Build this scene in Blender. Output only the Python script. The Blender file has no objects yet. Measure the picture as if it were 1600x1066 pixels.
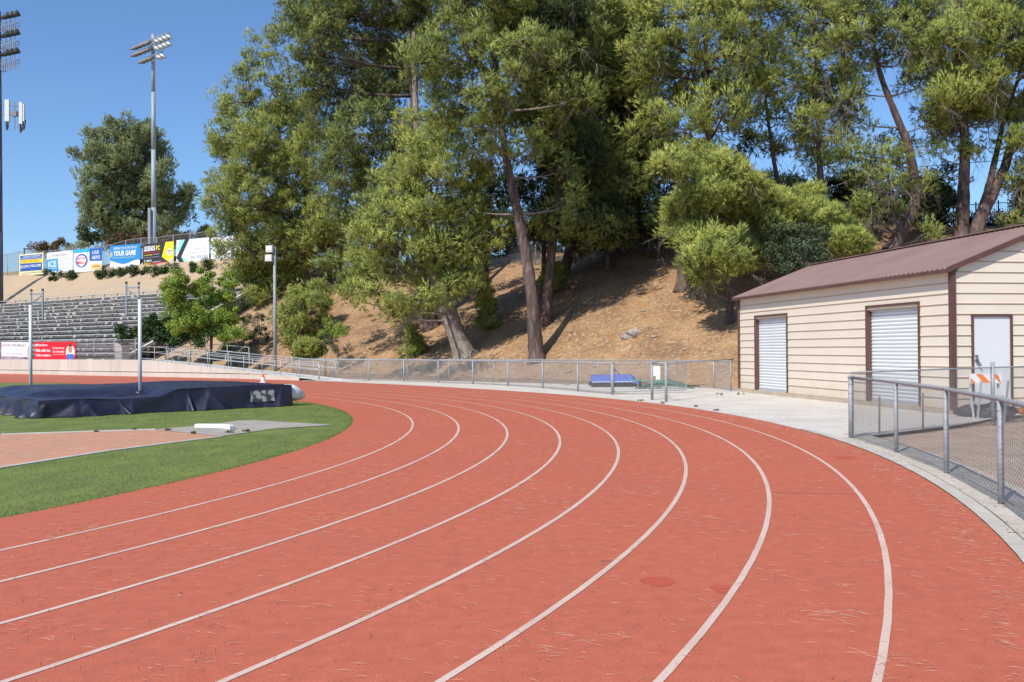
import bpy, bmesh, math, random
import numpy as np
from mathutils import Vector, Matrix
from mathutils.geometry import tessellate_polygon

random.seed(7); RNG = np.random.default_rng(11)
SC = bpy.context.scene
COL = SC.collection

# ------------------------------------------------------------------ camera, sky, sun, exposure
FPX, PITCH, ROLL, EYE = 1478.75, 0.0082946, -0.0066348, 1.8012
cam_data = bpy.data.cameras.new('camera')
cam = bpy.data.objects.new('camera', cam_data); COL.objects.link(cam)
cam_data.sensor_width = 36.0; cam_data.sensor_fit = 'HORIZONTAL'; cam_data.lens = FPX/1600*36
cam_data.clip_start = 0.1; cam_data.clip_end = 6000
cam.matrix_world = Matrix.Translation((0, 0, EYE)) @ Matrix.Rotation(math.pi/2+PITCH, 4, 'X') @ Matrix.Rotation(ROLL, 4, 'Z')
SC.camera = cam

SUN_EL, SUN_TO = math.radians(47), Vector((-0.56, -0.83, 0)).normalized()   # horizontal direction towards the sun
sun_dir = Vector((SUN_TO.x*math.cos(SUN_EL), SUN_TO.y*math.cos(SUN_EL), math.sin(SUN_EL)))
w = bpy.data.worlds.new('World'); SC.world = w; w.use_nodes = True
nt = w.node_tree; nt.nodes.clear()
sky = nt.nodes.new('ShaderNodeTexSky'); sky.sky_type = 'NISHITA'; sky.sun_disc = False
sky.sun_elevation = SUN_EL; sky.sun_rotation = math.atan2(SUN_TO.x, SUN_TO.y)
sky.altitude = 300; sky.air_density = 1.0; sky.dust_density = 0.7; sky.ozone_density = 4.5
bg = nt.nodes.new('ShaderNodeBackground'); bg.inputs['Strength'].default_value = 0.140
wo = nt.nodes.new('ShaderNodeOutputWorld')
tint = nt.nodes.new('ShaderNodeMix'); tint.data_type = 'RGBA'; tint.blend_type = 'MULTIPLY'; tint.inputs[0].default_value = 1.0; tint.inputs[7].default_value = (.83, .975, 1.12, 1)
nt.links.new(sky.outputs[0], tint.inputs[6]); nt.links.new(tint.outputs[2], bg.inputs[0]); nt.links.new(bg.outputs[0], wo.inputs[0])
sl = bpy.data.lights.new('sun', 'SUN'); sl.energy = 4.7; sl.angle = math.radians(0.53); sl.color = (1.0, 0.95, 0.865)
so = bpy.data.objects.new('sun', sl); COL.objects.link(so); so.location = (-20, -30, 40)
so.rotation_euler = sun_dir.to_track_quat('Z', 'Y').to_euler()
SC.view_settings.view_transform = 'Standard'; SC.view_settings.look = 'None'
SC.view_settings.exposure = 0.05; SC.view_settings.gamma = 1.0; SC.view_settings.use_curve_mapping = False
SC.render.engine = 'CYCLES'
SC.cycles.max_bounces = 6; SC.cycles.transparent_max_bounces = 8

# ------------------------------------------------------------------ measuring helpers (survey of the place)
def ray(px, py):
    x = (px-800)/FPX; y = -(py-533)/FPX
    c, s = math.cos(ROLL), math.sin(ROLL); x, y = c*x-s*y, s*x+c*y
    c, s = math.cos(PITCH), math.sin(PITCH)
    return Vector((x, c-s*y, s+c*y))
def A(px, py, D):                     # point at forward distance D
    d = ray(px, py); d = d*(D/d.y); return Vector((d.x, d.y, d.z+EYE))
def G(px, py, z=0.0):                 # point on a level plane
    d = ray(px, py); t = (z-EYE)/d.z; return Vector((d.x*t, d.y*t, z))
def PL(px, py, p0, u):                # point on the vertical plane through p0 along u
    d = ray(px, py); n = Vector((-u[1], u[0], 0)); t = (Vector((p0[0], p0[1], 0)).dot(n))/d.dot(n)
    return Vector((d.x*t, d.y*t, d.z*t+EYE))

# ------------------------------------------------------------------ materials
MATS = {}
def mat(name, c1, c2=None, scale=4.0, rough=0.7, bump=0.0, bscale=None, metal=0.0, c3=None, s3=40.0, detail=6.0, f3=0.5, stretch=None, spec=0.4, coord='Object', trans=0.0, thr=(0.35, 0.65)):
    if name in MATS: return MATS[name]
    m = bpy.data.materials.new(name); m.use_nodes = True; t = m.node_tree; N = t.nodes; L = t.links
    b = N['Principled BSDF']; b.inputs['Roughness'].default_value = rough; b.inputs['Metallic'].default_value = metal
    b.inputs['Specular IOR Level'].default_value = spec
    b.inputs['Base Color'].default_value = (*c1, 1)
    tc = N.new('ShaderNodeTexCoord'); src = tc.outputs[coord] if coord in ('Object', 'Generated', 'UV') else None
    if coord == 'World':
        g = N.new('ShaderNodeNewGeometry'); src = g.outputs['Position']
    if stretch:
        mp = N.new('ShaderNodeMapping'); mp.inputs['Scale'].default_value = stretch; L.new(src, mp.inputs[0]); src = mp.outputs[0]
    colout = None
    if c2 is not None:
        n = N.new('ShaderNodeTexNoise'); n.inputs['Scale'].default_value = scale; n.inputs['Detail'].default_value = detail; L.new(src, n.inputs['Vector'])
        r = N.new('ShaderNodeMapRange'); r.inputs[1].default_value = thr[0]; r.inputs[2].default_value = thr[1]; L.new(n.outputs['Fac'], r.inputs[0])
        mx = N.new('ShaderNodeMix'); mx.data_type = 'RGBA'; mx.inputs[6].default_value = (*c1, 1); mx.inputs[7].default_value = (*c2, 1)
        L.new(r.outputs[0], mx.inputs[0]); colout = mx.outputs[2]
        if c3 is not None:
            n3 = N.new('ShaderNodeTexNoise'); n3.inputs['Scale'].default_value = s3; n3.inputs['Detail'].default_value = 3; L.new(src, n3.inputs['Vector'])
            r3 = N.new('ShaderNodeMapRange'); r3.inputs[1].default_value = 0.5; r3.inputs[2].default_value = 0.75; r3.inputs[4].default_value = f3; L.new(n3.outputs['Fac'], r3.inputs[0])
            m3 = N.new('ShaderNodeMix'); m3.data_type = 'RGBA'; m3.inputs[7].default_value = (*c3, 1)
            L.new(r3.outputs[0], m3.inputs[0]); L.new(colout, m3.inputs[6]); colout = m3.outputs[2]
        L.new(colout, b.inputs['Base Color'])
    if bump > 0:
        nb = N.new('ShaderNodeTexNoise'); nb.inputs['Scale'].default_value = bscale or scale*6; nb.inputs['Detail'].default_value = 5; L.new(src, nb.inputs['Vector'])
        bp = N.new('ShaderNodeBump'); bp.inputs['Strength'].default_value = 1.0; bp.inputs['Distance'].default_value = bump; L.new(nb.outputs['Fac'], bp.inputs['Height']); L.new(bp.outputs[0], b.inputs['Normal'])
    if trans > 0:
        tr = N.new('ShaderNodeBsdfTranslucent'); ms = N.new('ShaderNodeMixShader'); ms.inputs[0].default_value = trans
        if colout is not None: L.new(colout, tr.inputs['Color'])
        else: tr.inputs['Color'].default_value = (*c1, 1)
        L.new(b.outputs[0], ms.inputs[1]); L.new(tr.outputs[0], ms.inputs[2]); L.new(ms.outputs[0], N['Material Output'].inputs['Surface'])
    MATS[name] = m
    return m

def flat(name, c, rough=0.6): return mat(name, c, rough=rough)

galv = mat('galvanised steel', (.34, .355, .37), (.25, .265, .285), 9, .5, .001, 60, metal=.0, coord='World', c3=(.42, .43, .44), s3=30, f3=.5)
tower_m = mat('tower steel', (.33, .39, .41), (.29, .345, .365), .8, .5, coord='World')
wire_m = mat('galvanised wire', (.38, .38, .38), rough=.5, metal=.3)
wire_dark = mat('weathered wire', (.27, .265, .26), rough=.6, metal=.2)
rail_m = mat('painted handrail', (.5, .53, .55), (.38, .42, .45), 8, .5, metal=.2, coord='World')
conc = mat('concrete', (.66, .60, .53), (.56, .505, .44), 0.8, .9, .004, 30, c3=(.30, .27, .23), s3=6, f3=.45, coord='World')
conc_pale = mat('pale concrete', (.70, .67, .63), (.60, .57, .53), 1.3, .9, .003, 30, c3=(.36, .34, .31), s3=9, f3=.35, coord='World')
conc_wall = mat('retaining wall concrete', (.60, .55, .475), (.52, .475, .405), .7, .9, .003, 20, c3=(.36, .30, .25), s3=3, f3=.25, coord='World', stretch=(1, 1, .25))
kerb_m = mat('kerb concrete', (.55, .505, .44), (.45, .41, .355), 3, .9, .003, 40, c3=(.28, .26, .23), s3=14, f3=.35, coord='World')

# ------------------------------------------------------------------ object helpers
def wloc(o):
    v = Vector((0, 0, 0))
    while o is not None: v += o.location; o = o.parent
    return v
def tag(o, label=None, cat=None, group=None, kind=None):
    if label: o['label'] = label
    if cat: o['category'] = cat
    if group: o['group'] = group
    if kind: o['kind'] = kind
    return o
def thing(name, label, cat, loc=(0, 0, 0), group=None):
    o = bpy.data.objects.new(name, None); o.empty_display_size = .2; COL.objects.link(o); o.location = loc
    return tag(o, label, cat, group)
def link(name, me, m, parent=None, loc=None, smooth=False):
    if m is not None and not len(me.materials): me.materials.append(m)
    o = bpy.data.objects.new(name, me); COL.objects.link(o)
    if parent is not None: o.parent = parent
    if loc is not None: o.location = loc
    return o
class MB:
    def __init__(s): s.v = []; s.f = []
    def quad(s, *p):
        n = len(s.v); s.v += [tuple(q) for q in p]; s.f.append(tuple(range(n, n+len(p)))); return s
    def hexa(s, b, t):                 # 4 bottom, 4 top points
        n = len(s.v); s.v += [tuple(q) for q in b]+[tuple(q) for q in t]
        s.f += [(n+3, n+2, n+1, n), (n+4, n+5, n+6, n+7), (n, n+1, n+5, n+4), (n+1, n+2, n+6, n+5), (n+2, n+3, n+7, n+6), (n+3, n, n+4, n+7)]; return s
    def box(s, c, sz, u=(1, 0, 0), v=None, w=None):
        u = Vector(u).normalized(); w = Vector(w).normalized() if w else Vector((0, 0, 1)); v = Vector(v).normalized() if v else w.cross(u).normalized()
        c = Vector(c); a, b, d = u*(sz[0]/2), v*(sz[1]/2), w*(sz[2]/2)
        return s.hexa([c-a-b-d, c+a-b-d, c+a+b-d, c-a+b-d], [c-a-b+d, c+a-b+d, c+a+b+d, c-a+b+d])
    def tube(s, path, r, n=8, cap=True, wob=0.0, seed=0):
        path = [Vector(p) for p in path]; k = len(path); rr = r if isinstance(r, (list, tuple)) else [r]*k
        n0 = len(s.v); x = None; rnd = random.Random(seed)
        for i, p in enumerate(path):
            t = (path[min(i+1, k-1)]-path[max(i-1, 0)]).normalized()
            if x is None: x = t.cross(Vector((0, 0, 1)) if abs(t.z) < .9 else Vector((0, 1, 0))).normalized()
            x = (x-t*x.dot(t)).normalized(); y = t.cross(x)
            for j in range(n):
                a = 2*math.pi*j/n; q = rr[i]*(1+(rnd.uniform(-wob, wob) if wob else 0)); s.v.append(tuple(p+x*(q*math.cos(a))+y*(q*math.sin(a))))
        for i in range(k-1):
            for j in range(n):
                a = n0+i*n+j; b = n0+i*n+(j+1) % n; s.f.append((a, b, b+n, a+n))
        if cap: s.f.append(tuple(range(n0+n-1, n0-1, -1))); s.f.append(tuple(range(n0+(k-1)*n, n0+k*n)))
        return s
    def mesh(s, name, off=(0, 0, 0), smooth=False):
        me = bpy.data.meshes.new(name); o = Vector(off)
        me.from_pydata([(a-o.x, b-o.y, c-o.z) for a, b, c in s.v], [], s.f)
        if smooth: me.polygons.foreach_set('use_smooth', [True]*len(me.polygons))
        me.update(); return me
    def build(s, name, m, parent=None, smooth=False, origin=None, **kw):
        if parent is None and origin is None and s.v:
            a = np.array(s.v); origin = (float(a[:, 0].mean()), float(a[:, 1].mean()), float(a[:, 2].min()))
        off = wloc(parent) if parent is not None else Vector(origin)
        if parent is not None and origin is not None:
            o = link(name, s.mesh(name, origin, smooth), m, parent); o.location = Vector(origin)-wloc(parent)
        else:
            o = link(name, s.mesh(name, off, smooth), m, parent)
            if parent is None: o.location = off
        tag(o, **kw); return o
def poly(name, pts, z, m, parent=None, **kw):
    mb = MB(); mb.v = [(p[0], p[1], z) for p in pts]
    tri = tessellate_polygon([[Vector((p[0], p[1], 0)) for p in pts]])
    for a, b, c in tri:
        A_, B_, C_ = (Vector(mb.v[i]) for i in (a, b, c))
        mb.f.append((a, b, c) if (B_-A_).cross(C_-A_).z > 0 else (a, c, b))
    return mb.build(name, m, parent, origin=None if parent is not None else (0, 0, 0), **kw)

# ------------------------------------------------------------------ track centre line: outer edge path (s, offset d outward)
C1 = Vector((-29.775, 19.878, 0)); R1 = 36.06; C2 = Vector((-75.6, -6.62, 0)); R2 = 89.0
S = []
for a in np.arange(-78, 30.01, 1.0):
    n = Vector((math.cos(math.radians(a)), math.sin(math.radians(a)), 0)); S.append((R1*math.radians(a-30)-R2*math.radians(24), C1+n*R1, n))
for a in np.arange(31, 54.01, 1.0):
    n = Vector((math.cos(math.radians(a)), math.sin(math.radians(a)), 0)); S.append((R2*math.radians(a-54), C2+n*R2, n))
NS = n.copy(); TS = Vector((-n.y, n.x, 0)); PS = S[-1][1].copy()
for s_ in (4, 8, 12, 16, 20, 25, 30, 40, 50, 60, 80, 100): S.append((float(s_), PS+TS*s_, NS))
SA = np.array([s[0] for s in S])
def P(s, d=0.0, z=0.0):
    i = int(np.clip(np.searchsorted(SA, s)-1, 0, len(S)-2)); t = (s-SA[i])/(SA[i+1]-SA[i])
    p = S[i][1].lerp(S[i+1][1], t); n = S[i][2].lerp(S[i+1][2], t).normalized(); q = p+n*d
    return Vector((q.x, q.y, z))
def ang2s(a): return R1*math.radians(a-30)-R2*math.radians(24)
def strip(name, s0, s1, d0, d1, z, m, parent=None, step=.8, **kw):
    mb = MB(); ss = np.arange(s0, s1+1e-6, (s1-s0)/max(1, round((s1-s0)/step)))
    f0 = d0 if callable(d0) else (lambda s: d0); f1 = d1 if callable(d1) else (lambda s: d1)
    for s in ss: mb.v += [tuple(P(s, f0(s), z)), tuple(P(s, f1(s), z))]
    for i in range(len(ss)-1): k = 2*i; mb.f.append((k, k+1, k+3, k+2))
    return mb.build(name, m, parent, origin=None if parent is not None else (0, 0, 0), **kw)

# ------------------------------------------------------------------ terrain
FOOT = np.array([(90, 34), (45, 38), (24, 42), (9.9, 42.6), (4.4, 47.2), (-.8, 51.8), (-6, 56.2), (-12, 61.6), (-21.0, 68.5), (-28.0, 72.5), (-33, 74.0), (-37, 76.2), (-47, 83.2), (-75, 103.5), (-130, 143)], float)
def smooth(t): t = np.clip(t, 0, 1); return t*t*(3-2*t)
def vnoise(x, y, sc, seed=0):
    x = np.asarray(x, float)/sc; y = np.asarray(y, float)/sc
    xi = np.floor(x).astype(int); yi = np.floor(y).astype(int); fx = x-xi; fy = y-yi; fx = fx*fx*(3-2*fx); fy = fy*fy*(3-2*fy)
    def h(a, b): v = np.sin(a*127.1+b*311.7+seed*17.3)*43758.5453; return v-np.floor(v)
    return (h(xi, yi)*(1-fx)+h(xi+1, yi)*fx)*(1-fy)+(h(xi, yi+1)*(1-fx)+h(xi+1, yi+1)*fx)*fy
def terr(x, y):
    x = np.atleast_1d(np.asarray(x, float)); y = np.atleast_1d(np.asarray(y, float))
    best = np.full(x.shape, 1e9); sg = np.ones(x.shape)
    for i in range(len(FOOT)-1):
        ax, ay = FOOT[i]; bx, by = FOOT[i+1]; dx, dy = bx-ax, by-ay; L2 = dx*dx+dy*dy
        t = np.clip(((x-ax)*dx+(y-ay)*dy)/L2, 0, 1); qx = x-ax-t*dx; qy = y-ay-t*dy; d = np.hypot(qx, qy)
        side = np.sign(dx*qy-dy*qx)*-1
        u = d < best-1e-9; best = np.where(u, d, best); sg = np.where(u, side, sg)
    e = best*sg
    zl = np.interp(e, [-.5, 0, 1.5, 14.5, 22, 25, 60], [-.05, .0, .85, 6.7, 12.2, 12.6, 13])
    zr = np.interp(e, [-.3, 0, 1.2, 17, 20, 24, 60], [-.05, .02, .55, 8.4, 9.6, 9.9, 10.2])
    wl = smooth((-18-x)/14)
    z = zl*wl+zr*(1-wl)
    k = smooth(e/3)*(1-.75*wl*smooth((18-e)/3))
    return z+k*((vnoise(x, y, 3.1)-.5)*.35+(vnoise(x, y, 1.1, 5)-.5)*.16+(vnoise(x, y, 8, 9)-.5)*.6)
def T(x, y): return float(terr(x, y)[0])
def HIT(px, py):                      # where the line of sight first meets the hillside
    d = ray(px, py); ts = np.arange(30, 170, .1)/d.y
    x = d.x*ts; y = d.y*ts; z = EYE+d.z*ts; g = terr(x, y); k = np.nonzero(z < g)[0]
    i = k[0] if len(k) else len(ts)-1
    return Vector((x[i], y[i], float(g[i])))

litter = mat('hillside pine litter', (.385, .225, .108), (.245, .135, .068), .45, .95, .05, 7, c3=(.52, .41, .28), s3=4.5, f3=.75, coord='World')
# colour by place: dry straw on the far left bank, red-brown litter under the pines
mm = MATS['hillside pine litter']; t = mm.node_tree; N = t.nodes; L = t.links; b = N['Principled BSDF']
src_ = b.inputs['Base Color'].links[0].from_socket; ge = N.new('ShaderNodeNewGeometry'); sx_ = N.new('ShaderNodeSeparateXYZ'); L.new(ge.outputs['Position'], sx_.inputs[0])
wn = N.new('ShaderNodeTexNoise'); wn.inputs['Scale'].default_value = .25; wn.inputs['Detail'].default_value = 4; L.new(ge.outputs['Position'], wn.inputs['Vector'])
ad = N.new('ShaderNodeMath'); ad.operation = 'MULTIPLY_ADD'; ad.inputs[1].default_value = 14; L.new(wn.outputs['Fac'], ad.inputs[0]); L.new(sx_.outputs['X'], ad.inputs[2])
mr = N.new('ShaderNodeMapRange'); mr.inputs[1].default_value = -22; mr.inputs[2].default_value = -10; mr.inputs[3].default_value = .75; mr.inputs[4].default_value = 0; L.new(ad.outputs[0], mr.inputs[0])
mq = N.new('ShaderNodeMix'); mq.data_type = 'RGBA'; mq.inputs[7].default_value = (.47, .365, .25, 1); L.new(mr.outputs[0], mq.inputs[0]); L.new(src_, mq.inputs[6]); L.new(mq.outputs[2], b.inputs['Base Color'])
def grid(name, xs, ys, m, zoff=0.0, **kw):
    X, Y = np.meshgrid(xs, ys); Z = terr(X.ravel(), Y.ravel()).reshape(X.shape)+zoff
    me = bpy.data.meshes.new(name); nx, ny = len(xs), len(ys)
    v = np.stack([X, Y, Z], -1).reshape(-1, 3)
    i = np.arange((ny-1)*(nx-1)); r = i//(nx-1); c = i % (nx-1); a = r*nx+c
    f = np.stack([a, a+1, a+nx+1, a+nx], 1)
    me.from_pydata(v.tolist(), [], f.tolist()); me.polygons.foreach_set('use_smooth', [True]*len(f)); me.update()
    o = link(name, me, m); return tag(o, **kw)
grid('hillside', np.concatenate([np.arange(-150, -70, 2.), np.arange(-70, 40, .45), np.arange(40, 130, 3.)]), np.concatenate([np.arange(37.5, 112, .45), np.arange(112, 220, 4.)]), litter, -0.02, kind='structure')
dirt = mat('gravelly dirt', (.47, .35, .25), (.36, .255, .18), 1.2, .95, .02, 25, c3=(.42, .36, .29), s3=22, f3=.7, coord='World')
mb = MB()
for (x0, y0, x1, y1) in ((-3000, -3000, 3000, 37.6), (-3000, 37.6, -149.9, 3000), (129.0, 37.6, 3000, 3000), (-149.9, 215.8, 129.0, 3000)):
    z = -.07
    mb.quad((x0, y0, z), (x1, y0, z), (x1, y1, z), (x0, y1, z))
mb.build('ground', dirt, origin=(0, 0, 0), kind='structure')

# ------------------------------------------------------------------ track and infield
rub = bpy.data.materials.new('red rubber track'); rub.use_nodes = True
t = rub.node_tree; N = t.nodes; L = t.links; b = N['Principled BSDF']; b.inputs['Roughness'].default_value = .88; b.inputs['Specular IOR Level'].default_value = .25
g = N.new('ShaderNodeNewGeometry')
n1 = N.new('ShaderNodeTexNoise'); n1.inputs['Scale'].default_value = .45; n1.inputs['Detail'].default_value = 5; L.new(g.outputs['Position'], n1.inputs['Vector'])
n2 = N.new('ShaderNodeTexNoise'); n2.inputs['Scale'].default_value = 75; n2.inputs['Detail'].default_value = 4; n2.inputs['Roughness'].default_value = .75; L.new(g.outputs['Position'], n2.inputs['Vector'])
n4 = N.new('ShaderNodeTexNoise'); n4.inputs['Scale'].default_value = 7; n4.inputs['Detail'].default_value = 6; L.new(g.outputs['Position'], n4.inputs['Vector'])
m1 = N.new('ShaderNodeMix'); m1.data_type = 'RGBA'; m1.inputs[6].default_value = (.54, .142, .077, 1); m1.inputs[7].default_value = (.45, .120, .074, 1); L.new(n1.outputs['Fac'], m1.inputs[0])
r2 = N.new('ShaderNodeMapRange'); r2.inputs[1].default_value = .3; r2.inputs[2].default_value = .7; r2.inputs[3].default_value = .66; r2.inputs[4].default_value = 1.26; L.new(n2.outputs['Fac'], r2.inputs[0])
r4 = N.new('ShaderNodeMapRange'); r4.inputs[1].default_value = .3; r4.inputs[2].default_value = .7; r4.inputs[3].default_value = .90; r4.inputs[4].default_value = 1.08; L.new(n4.outputs['Fac'], r4.inputs[0])
mu = N.new('ShaderNodeMath'); mu.operation = 'MULTIPLY'; L.new(r2.outputs[0], mu.inputs[0]); L.new(r4.outputs[0], mu.inputs[1])
hv = N.new('ShaderNodeHueSaturation'); L.new(m1.outputs[2], hv.inputs['Color']); L.new(mu.outputs[0], hv.inputs['Value'])
L.new(hv.outputs[0], b.inputs['Base Color'])
bp = N.new('ShaderNodeBump'); bp.inputs['Distance'].default_value = .0015; L.new(n2.outputs['Fac'], bp.inputs['Height']); L.new(bp.outputs[0], b.inputs['Normal'])
S0, S1 = ang2s(-70), 95.0
GE = -(9.596+.427)
def inner(s): return GE-2.6*float(smooth((s+6)/12))
track = strip('running_track', S0, S1, inner, 0.0, 0.0, rub, kind='structure')
line_m = mat('worn white lane paint', (.66, .50, .42), (.58, .42, .345), 1.5, .8, .001, 120, c3=(.55, .30, .24), s3=45, f3=.7, coord='World')
for k in range(1, 9):
    d = k*1.067-9.596
    strip('lane_line', S0, S1, d-.026, d+.026, .004, line_m, track)
turf = mat('artificial turf', (.165, .212, .038), (.108, .150, .031), 1.1, .9, .02, 30, c3=(.21, .235, .085), s3=9, f3=.9, coord='World', stretch=(1.6, .8, 1))
ss = list(np.arange(S0, S1, 1.0)); pts = [P(s, inner(s)+.05) for s in ss]
mb = MB(); mb.v = [tuple((p.x, p.y, -.006)) for p in pts]+[(-55, 25, -.006)]; n = len(pts)
mb.f = [(i, i+1, n) for i in range(n-1)]+[(n-1, 0, n)]
mb.build('infield_turf', turf, origin=(0, 0, 0), kind='structure')

clay = mat('clay sector', (.53, .25, .15), (.46, .24, .15), 1.2, .95, .01, 30, c3=(.55, .40, .31), s3=4, f3=.6, coord='World')
def GP(*l): return [G(x, y) for x, y in l]
cb = G(-240, 694), G(0, 679), G(120, 675), G(241, 671.5), G(340, 681.5), G(170, 704), G(0, 730.5), G(-260, 781)
poly('clay_sector', cb, .0, clay, kind='structure')
pad = poly('shot_put_pad', GP((241, 671.5), (330, 664), (372, 657.5), (400, 657), (522, 664.3), (430, 670), (346, 681.8), (340, 681.5)), .006, mat('pad concrete', (.40, .36, .31), (.33, .29, .25), 1.5, .9, .003, 30, coord='World'), kind='structure')
for nm_, e_, w_ in (('x', [G(-240, 694), G(0, 679), G(120, 675), G(243, 671)], .30), ('x', [G(346, 682), G(170, 704.3), G(0, 730.8), G(-260, 781.5)], .13)):
    mb = MB()
    for a, b_ in zip(e_[:-1], e_[1:]):
        u = (b_-a).normalized(); n_ = Vector((-u.y, u.x, 0))*w_/2; mb.hexa([a-n_+Vector((0, 0, -.03)), b_-n_+Vector((0, 0, -.03)), b_+n_+Vector((0, 0, -.03)), a+n_+Vector((0, 0, -.03))], [a-n_+Vector((0, 0, .009)), b_-n_+Vector((0, 0, .009)), b_+n_+Vector((0, 0, .009)), a+n_+Vector((0, 0, .009))])
    mb.build('sector_border', kerb_m, kind='structure')

# kerb ring and the slabs under the near fence
SF = ang2s(-1.0)                                   # where the near fence ends
kr = strip('track_kerb', S0, SF+1.5, .0, .17, .012, kerb_m, kind='structure')
sb = bpy.data.objects.new('concrete_strip', None); COL.objects.link(sb); sb['kind'] = 'structure'
s = SF+.4; k = 0
slab_m = mat('strip slab concrete', (.56, .50, .42), (.46, .40, .33), 1.8, .9, .004, 30, c3=(.28, .23, .18), s3=10, f3=.5, coord='World')
while s > S0+2 and k < 26:
    ln = random.uniform(1.1, 1.7)
    for (a_, b__) in ((.19, .52), (.535, .97)):
        mb = MB(); h = random.uniform(-.004, .004); n_ = 3; sh = .02 if a_ > .3 else 0
        for i in range(n_+1):
            q = s-ln*i/n_; mb.v += [tuple(P(q-.008, a_+.006, .004+h)), tuple(P(q-.008, b__, .004+h)), tuple(P(q-.008, a_+.006, -.06)), tuple(P(q-.008, b__, -.06))]
        for i in range(n_):
            c = 4*i; mb.f += [(c+1, c, c+4, c+5), (c, c+2, c+6, c+4), (c+3, c+1, c+5, c+7)]
        c = 4*n_; mb.f += [(0, 1, 3, 2), (c+1, c, c+2, c+3)]
        mb.build('slab', slab_m, sb)
    s -= ln+.012; k += 1
# concrete apron by the building, the gate and along the far fence
ap = [P(s, 0.0) for s in np.arange(SF+.3, 1.0, 1.0)]
out = [Vector(p+(0,)) for p in ((-24.6, 72.0), (-19.6, 69.0), (-12, 61.3), (-6, 55.7), (-.8, 51.4), (4.4, 46.8), (9.6, 42.2), (9.9, 40.0), (19.5, 40.5), (22.0, 27.0), (16.5, 25.6), (12.6, 24.2), (10.2, 21.6), (7.6, 19.4), (6.5, 18.7))]
poly('concrete_apron', ap+out, .003, conc, kind='structure')
# ------------------------------------------------------------------ chain-link fences
def chain_mesh(wd, ht, name='chain_link_mesh', dia=.052, r=.0024):
    mb = MB(); nx = int(wd/dia); nz = int(ht/(dia*.55)); 
    for i in range(nx):
        path = [((i+((j+i) % 2)*1.02)*wd/nx, .003*(1 if j % 2 else -1), .03+j*(ht-.03)/nz) for j in range(nz+1)]
        n0 = len(mb.v)
        for (x, y, z) in path:
            mb.v += [(x-r, y-r*.6, z-r), (x+r, y-r*.6, z+r), (x, y+r, z)]
        for j in range(nz):
            a = n0+3*j
            for k in range(3): mb.f.append((a+k, a+(k+1) % 3, a+3+(k+1) % 3, a+3+k))
    return mb.mesh(name)
CH = {}
def chain(parent, a, b, ht, m=None, key='n'):
    a = Vector(a); b = Vector(b); u = b-a; ln = math.hypot(u.x, u.y); kk = (key, round(ht, 2))
    if kk not in CH:
        CH[kk] = chain_mesh(2.67, ht, dia=.052 if key[:4] == 'near' else .075, r=.0027 if key[:4] == 'near' else .0052); CH[kk].materials.append(m or (wire_dark if key[:4] == 'near' else wire_m))
    o = link('chain_link_mesh', CH[kk], None, parent, a-wloc(parent)); o.rotation_euler = (0, -math.atan2(u.z, ln), math.atan2(u.y, u.x)); o.scale = (u.length/2.67, 1, 1); return o
def fence(label, pts, ht, group=None, pr=.028, rr=.022, posts=True, cat='fence', m=None, key='n', mesh=True, name='chain_link_fence', rail2=False, big=()):
    pts = [Vector(p) if len(p) == 3 else Vector((p[0], p[1], 0)) for p in pts]
    r = thing(name, label, cat, pts[0], group)
    for i, p in enumerate(pts):
        q = pr*1.45 if i in big else pr
        mb = MB().tube([p+Vector((0, 0, -.05)), p+Vector((0, 0, ht+.0))], q, 10)
        mb.tube([p+Vector((0, 0, ht-.01)), p+Vector((0, 0, ht+.035)), p+Vector((0, 0, ht+.05))], [q*1.12, q*1.1, q*.4], 10)
        if posts: mb.build('post', galv, r, True)
        if key == 'near':
            for hz in (.12, .36, .62, .88, 1.06):
                mt = MB().tube([p+Vector((0, 0, hz-.005)), p+Vector((0, 0, hz+.005))], q*1.07, 10); mt.build('tie_wire', wire_dark, r)
    u0 = Vector((0, 0, ht-.0)); 
    MB().tube([p+u0 for p in pts], rr, 8).build('top_rail', galv, r, True)
    if rail2: MB().tube([p+Vector((0, 0, .05)) for p in pts], rr*.25, 4).build('bottom_wire', wire_dark, r)
    if mesh:
        for a, b in zip(pts[:-1], pts[1:]): chain(r, a, b, ht-.02, m, key)
    return r
F = Vector
# near right fence: posts surveyed, continuing behind the camera's right edge
nf = [P(ang2s(a), .42) for a in (-1.85, -6.0, -10.27, -14.45, -18.7, -23, -27.2, -31.4)]
fence('waist-high chain-link fence curving along the right edge of the track, nearest the camera', nf, 1.19, pr=.036, rr=.027, key='near', rail2=True, big=(0,))
# barbed selvage along the top of the near mesh
mb = MB()
for a, b in zip(nf[:-1], nf[1:]):
    n = 40; u = (b-a)/n
    for i in range(n): p = a+u*(i+.5)+F((0, 0, 1.2)); mb.tube([p-F((.006, 0, .02)), p+F((.008, 0, .032))], .002, 3, False); mb.tube([p+F((.008, 0, -.02)), p+F((-.006, 0, .035))], .002, 3, False)
sel = mb.build('wire_selvage', wire_dark, bpy.data.objects['chain_link_fence'], kind='stuff')
# second fence running from its end post back towards the building
e0 = nf[0]; e1_ = A(1551, 600, 22.2); e1_.z = 0; dirf = (e1_-e0).normalized()
bf = [e0+dirf*.02, e0+dirf*2.8, e1_, e1_+dirf*2.8, e1_+dirf*5.6]
fb = fence('chain-link fence running back from the end post in front of the storage building', bf, 1.29, pr=.034, rr=.016, key='near2', big=(2,), posts=False)
for p in (bf[2], bf[3], bf[4]): MB().tube([p, p+F((0, 0, 1.42))], .045 if p is bf[2] else .03, 10).build('post', galv, fb, True)
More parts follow.
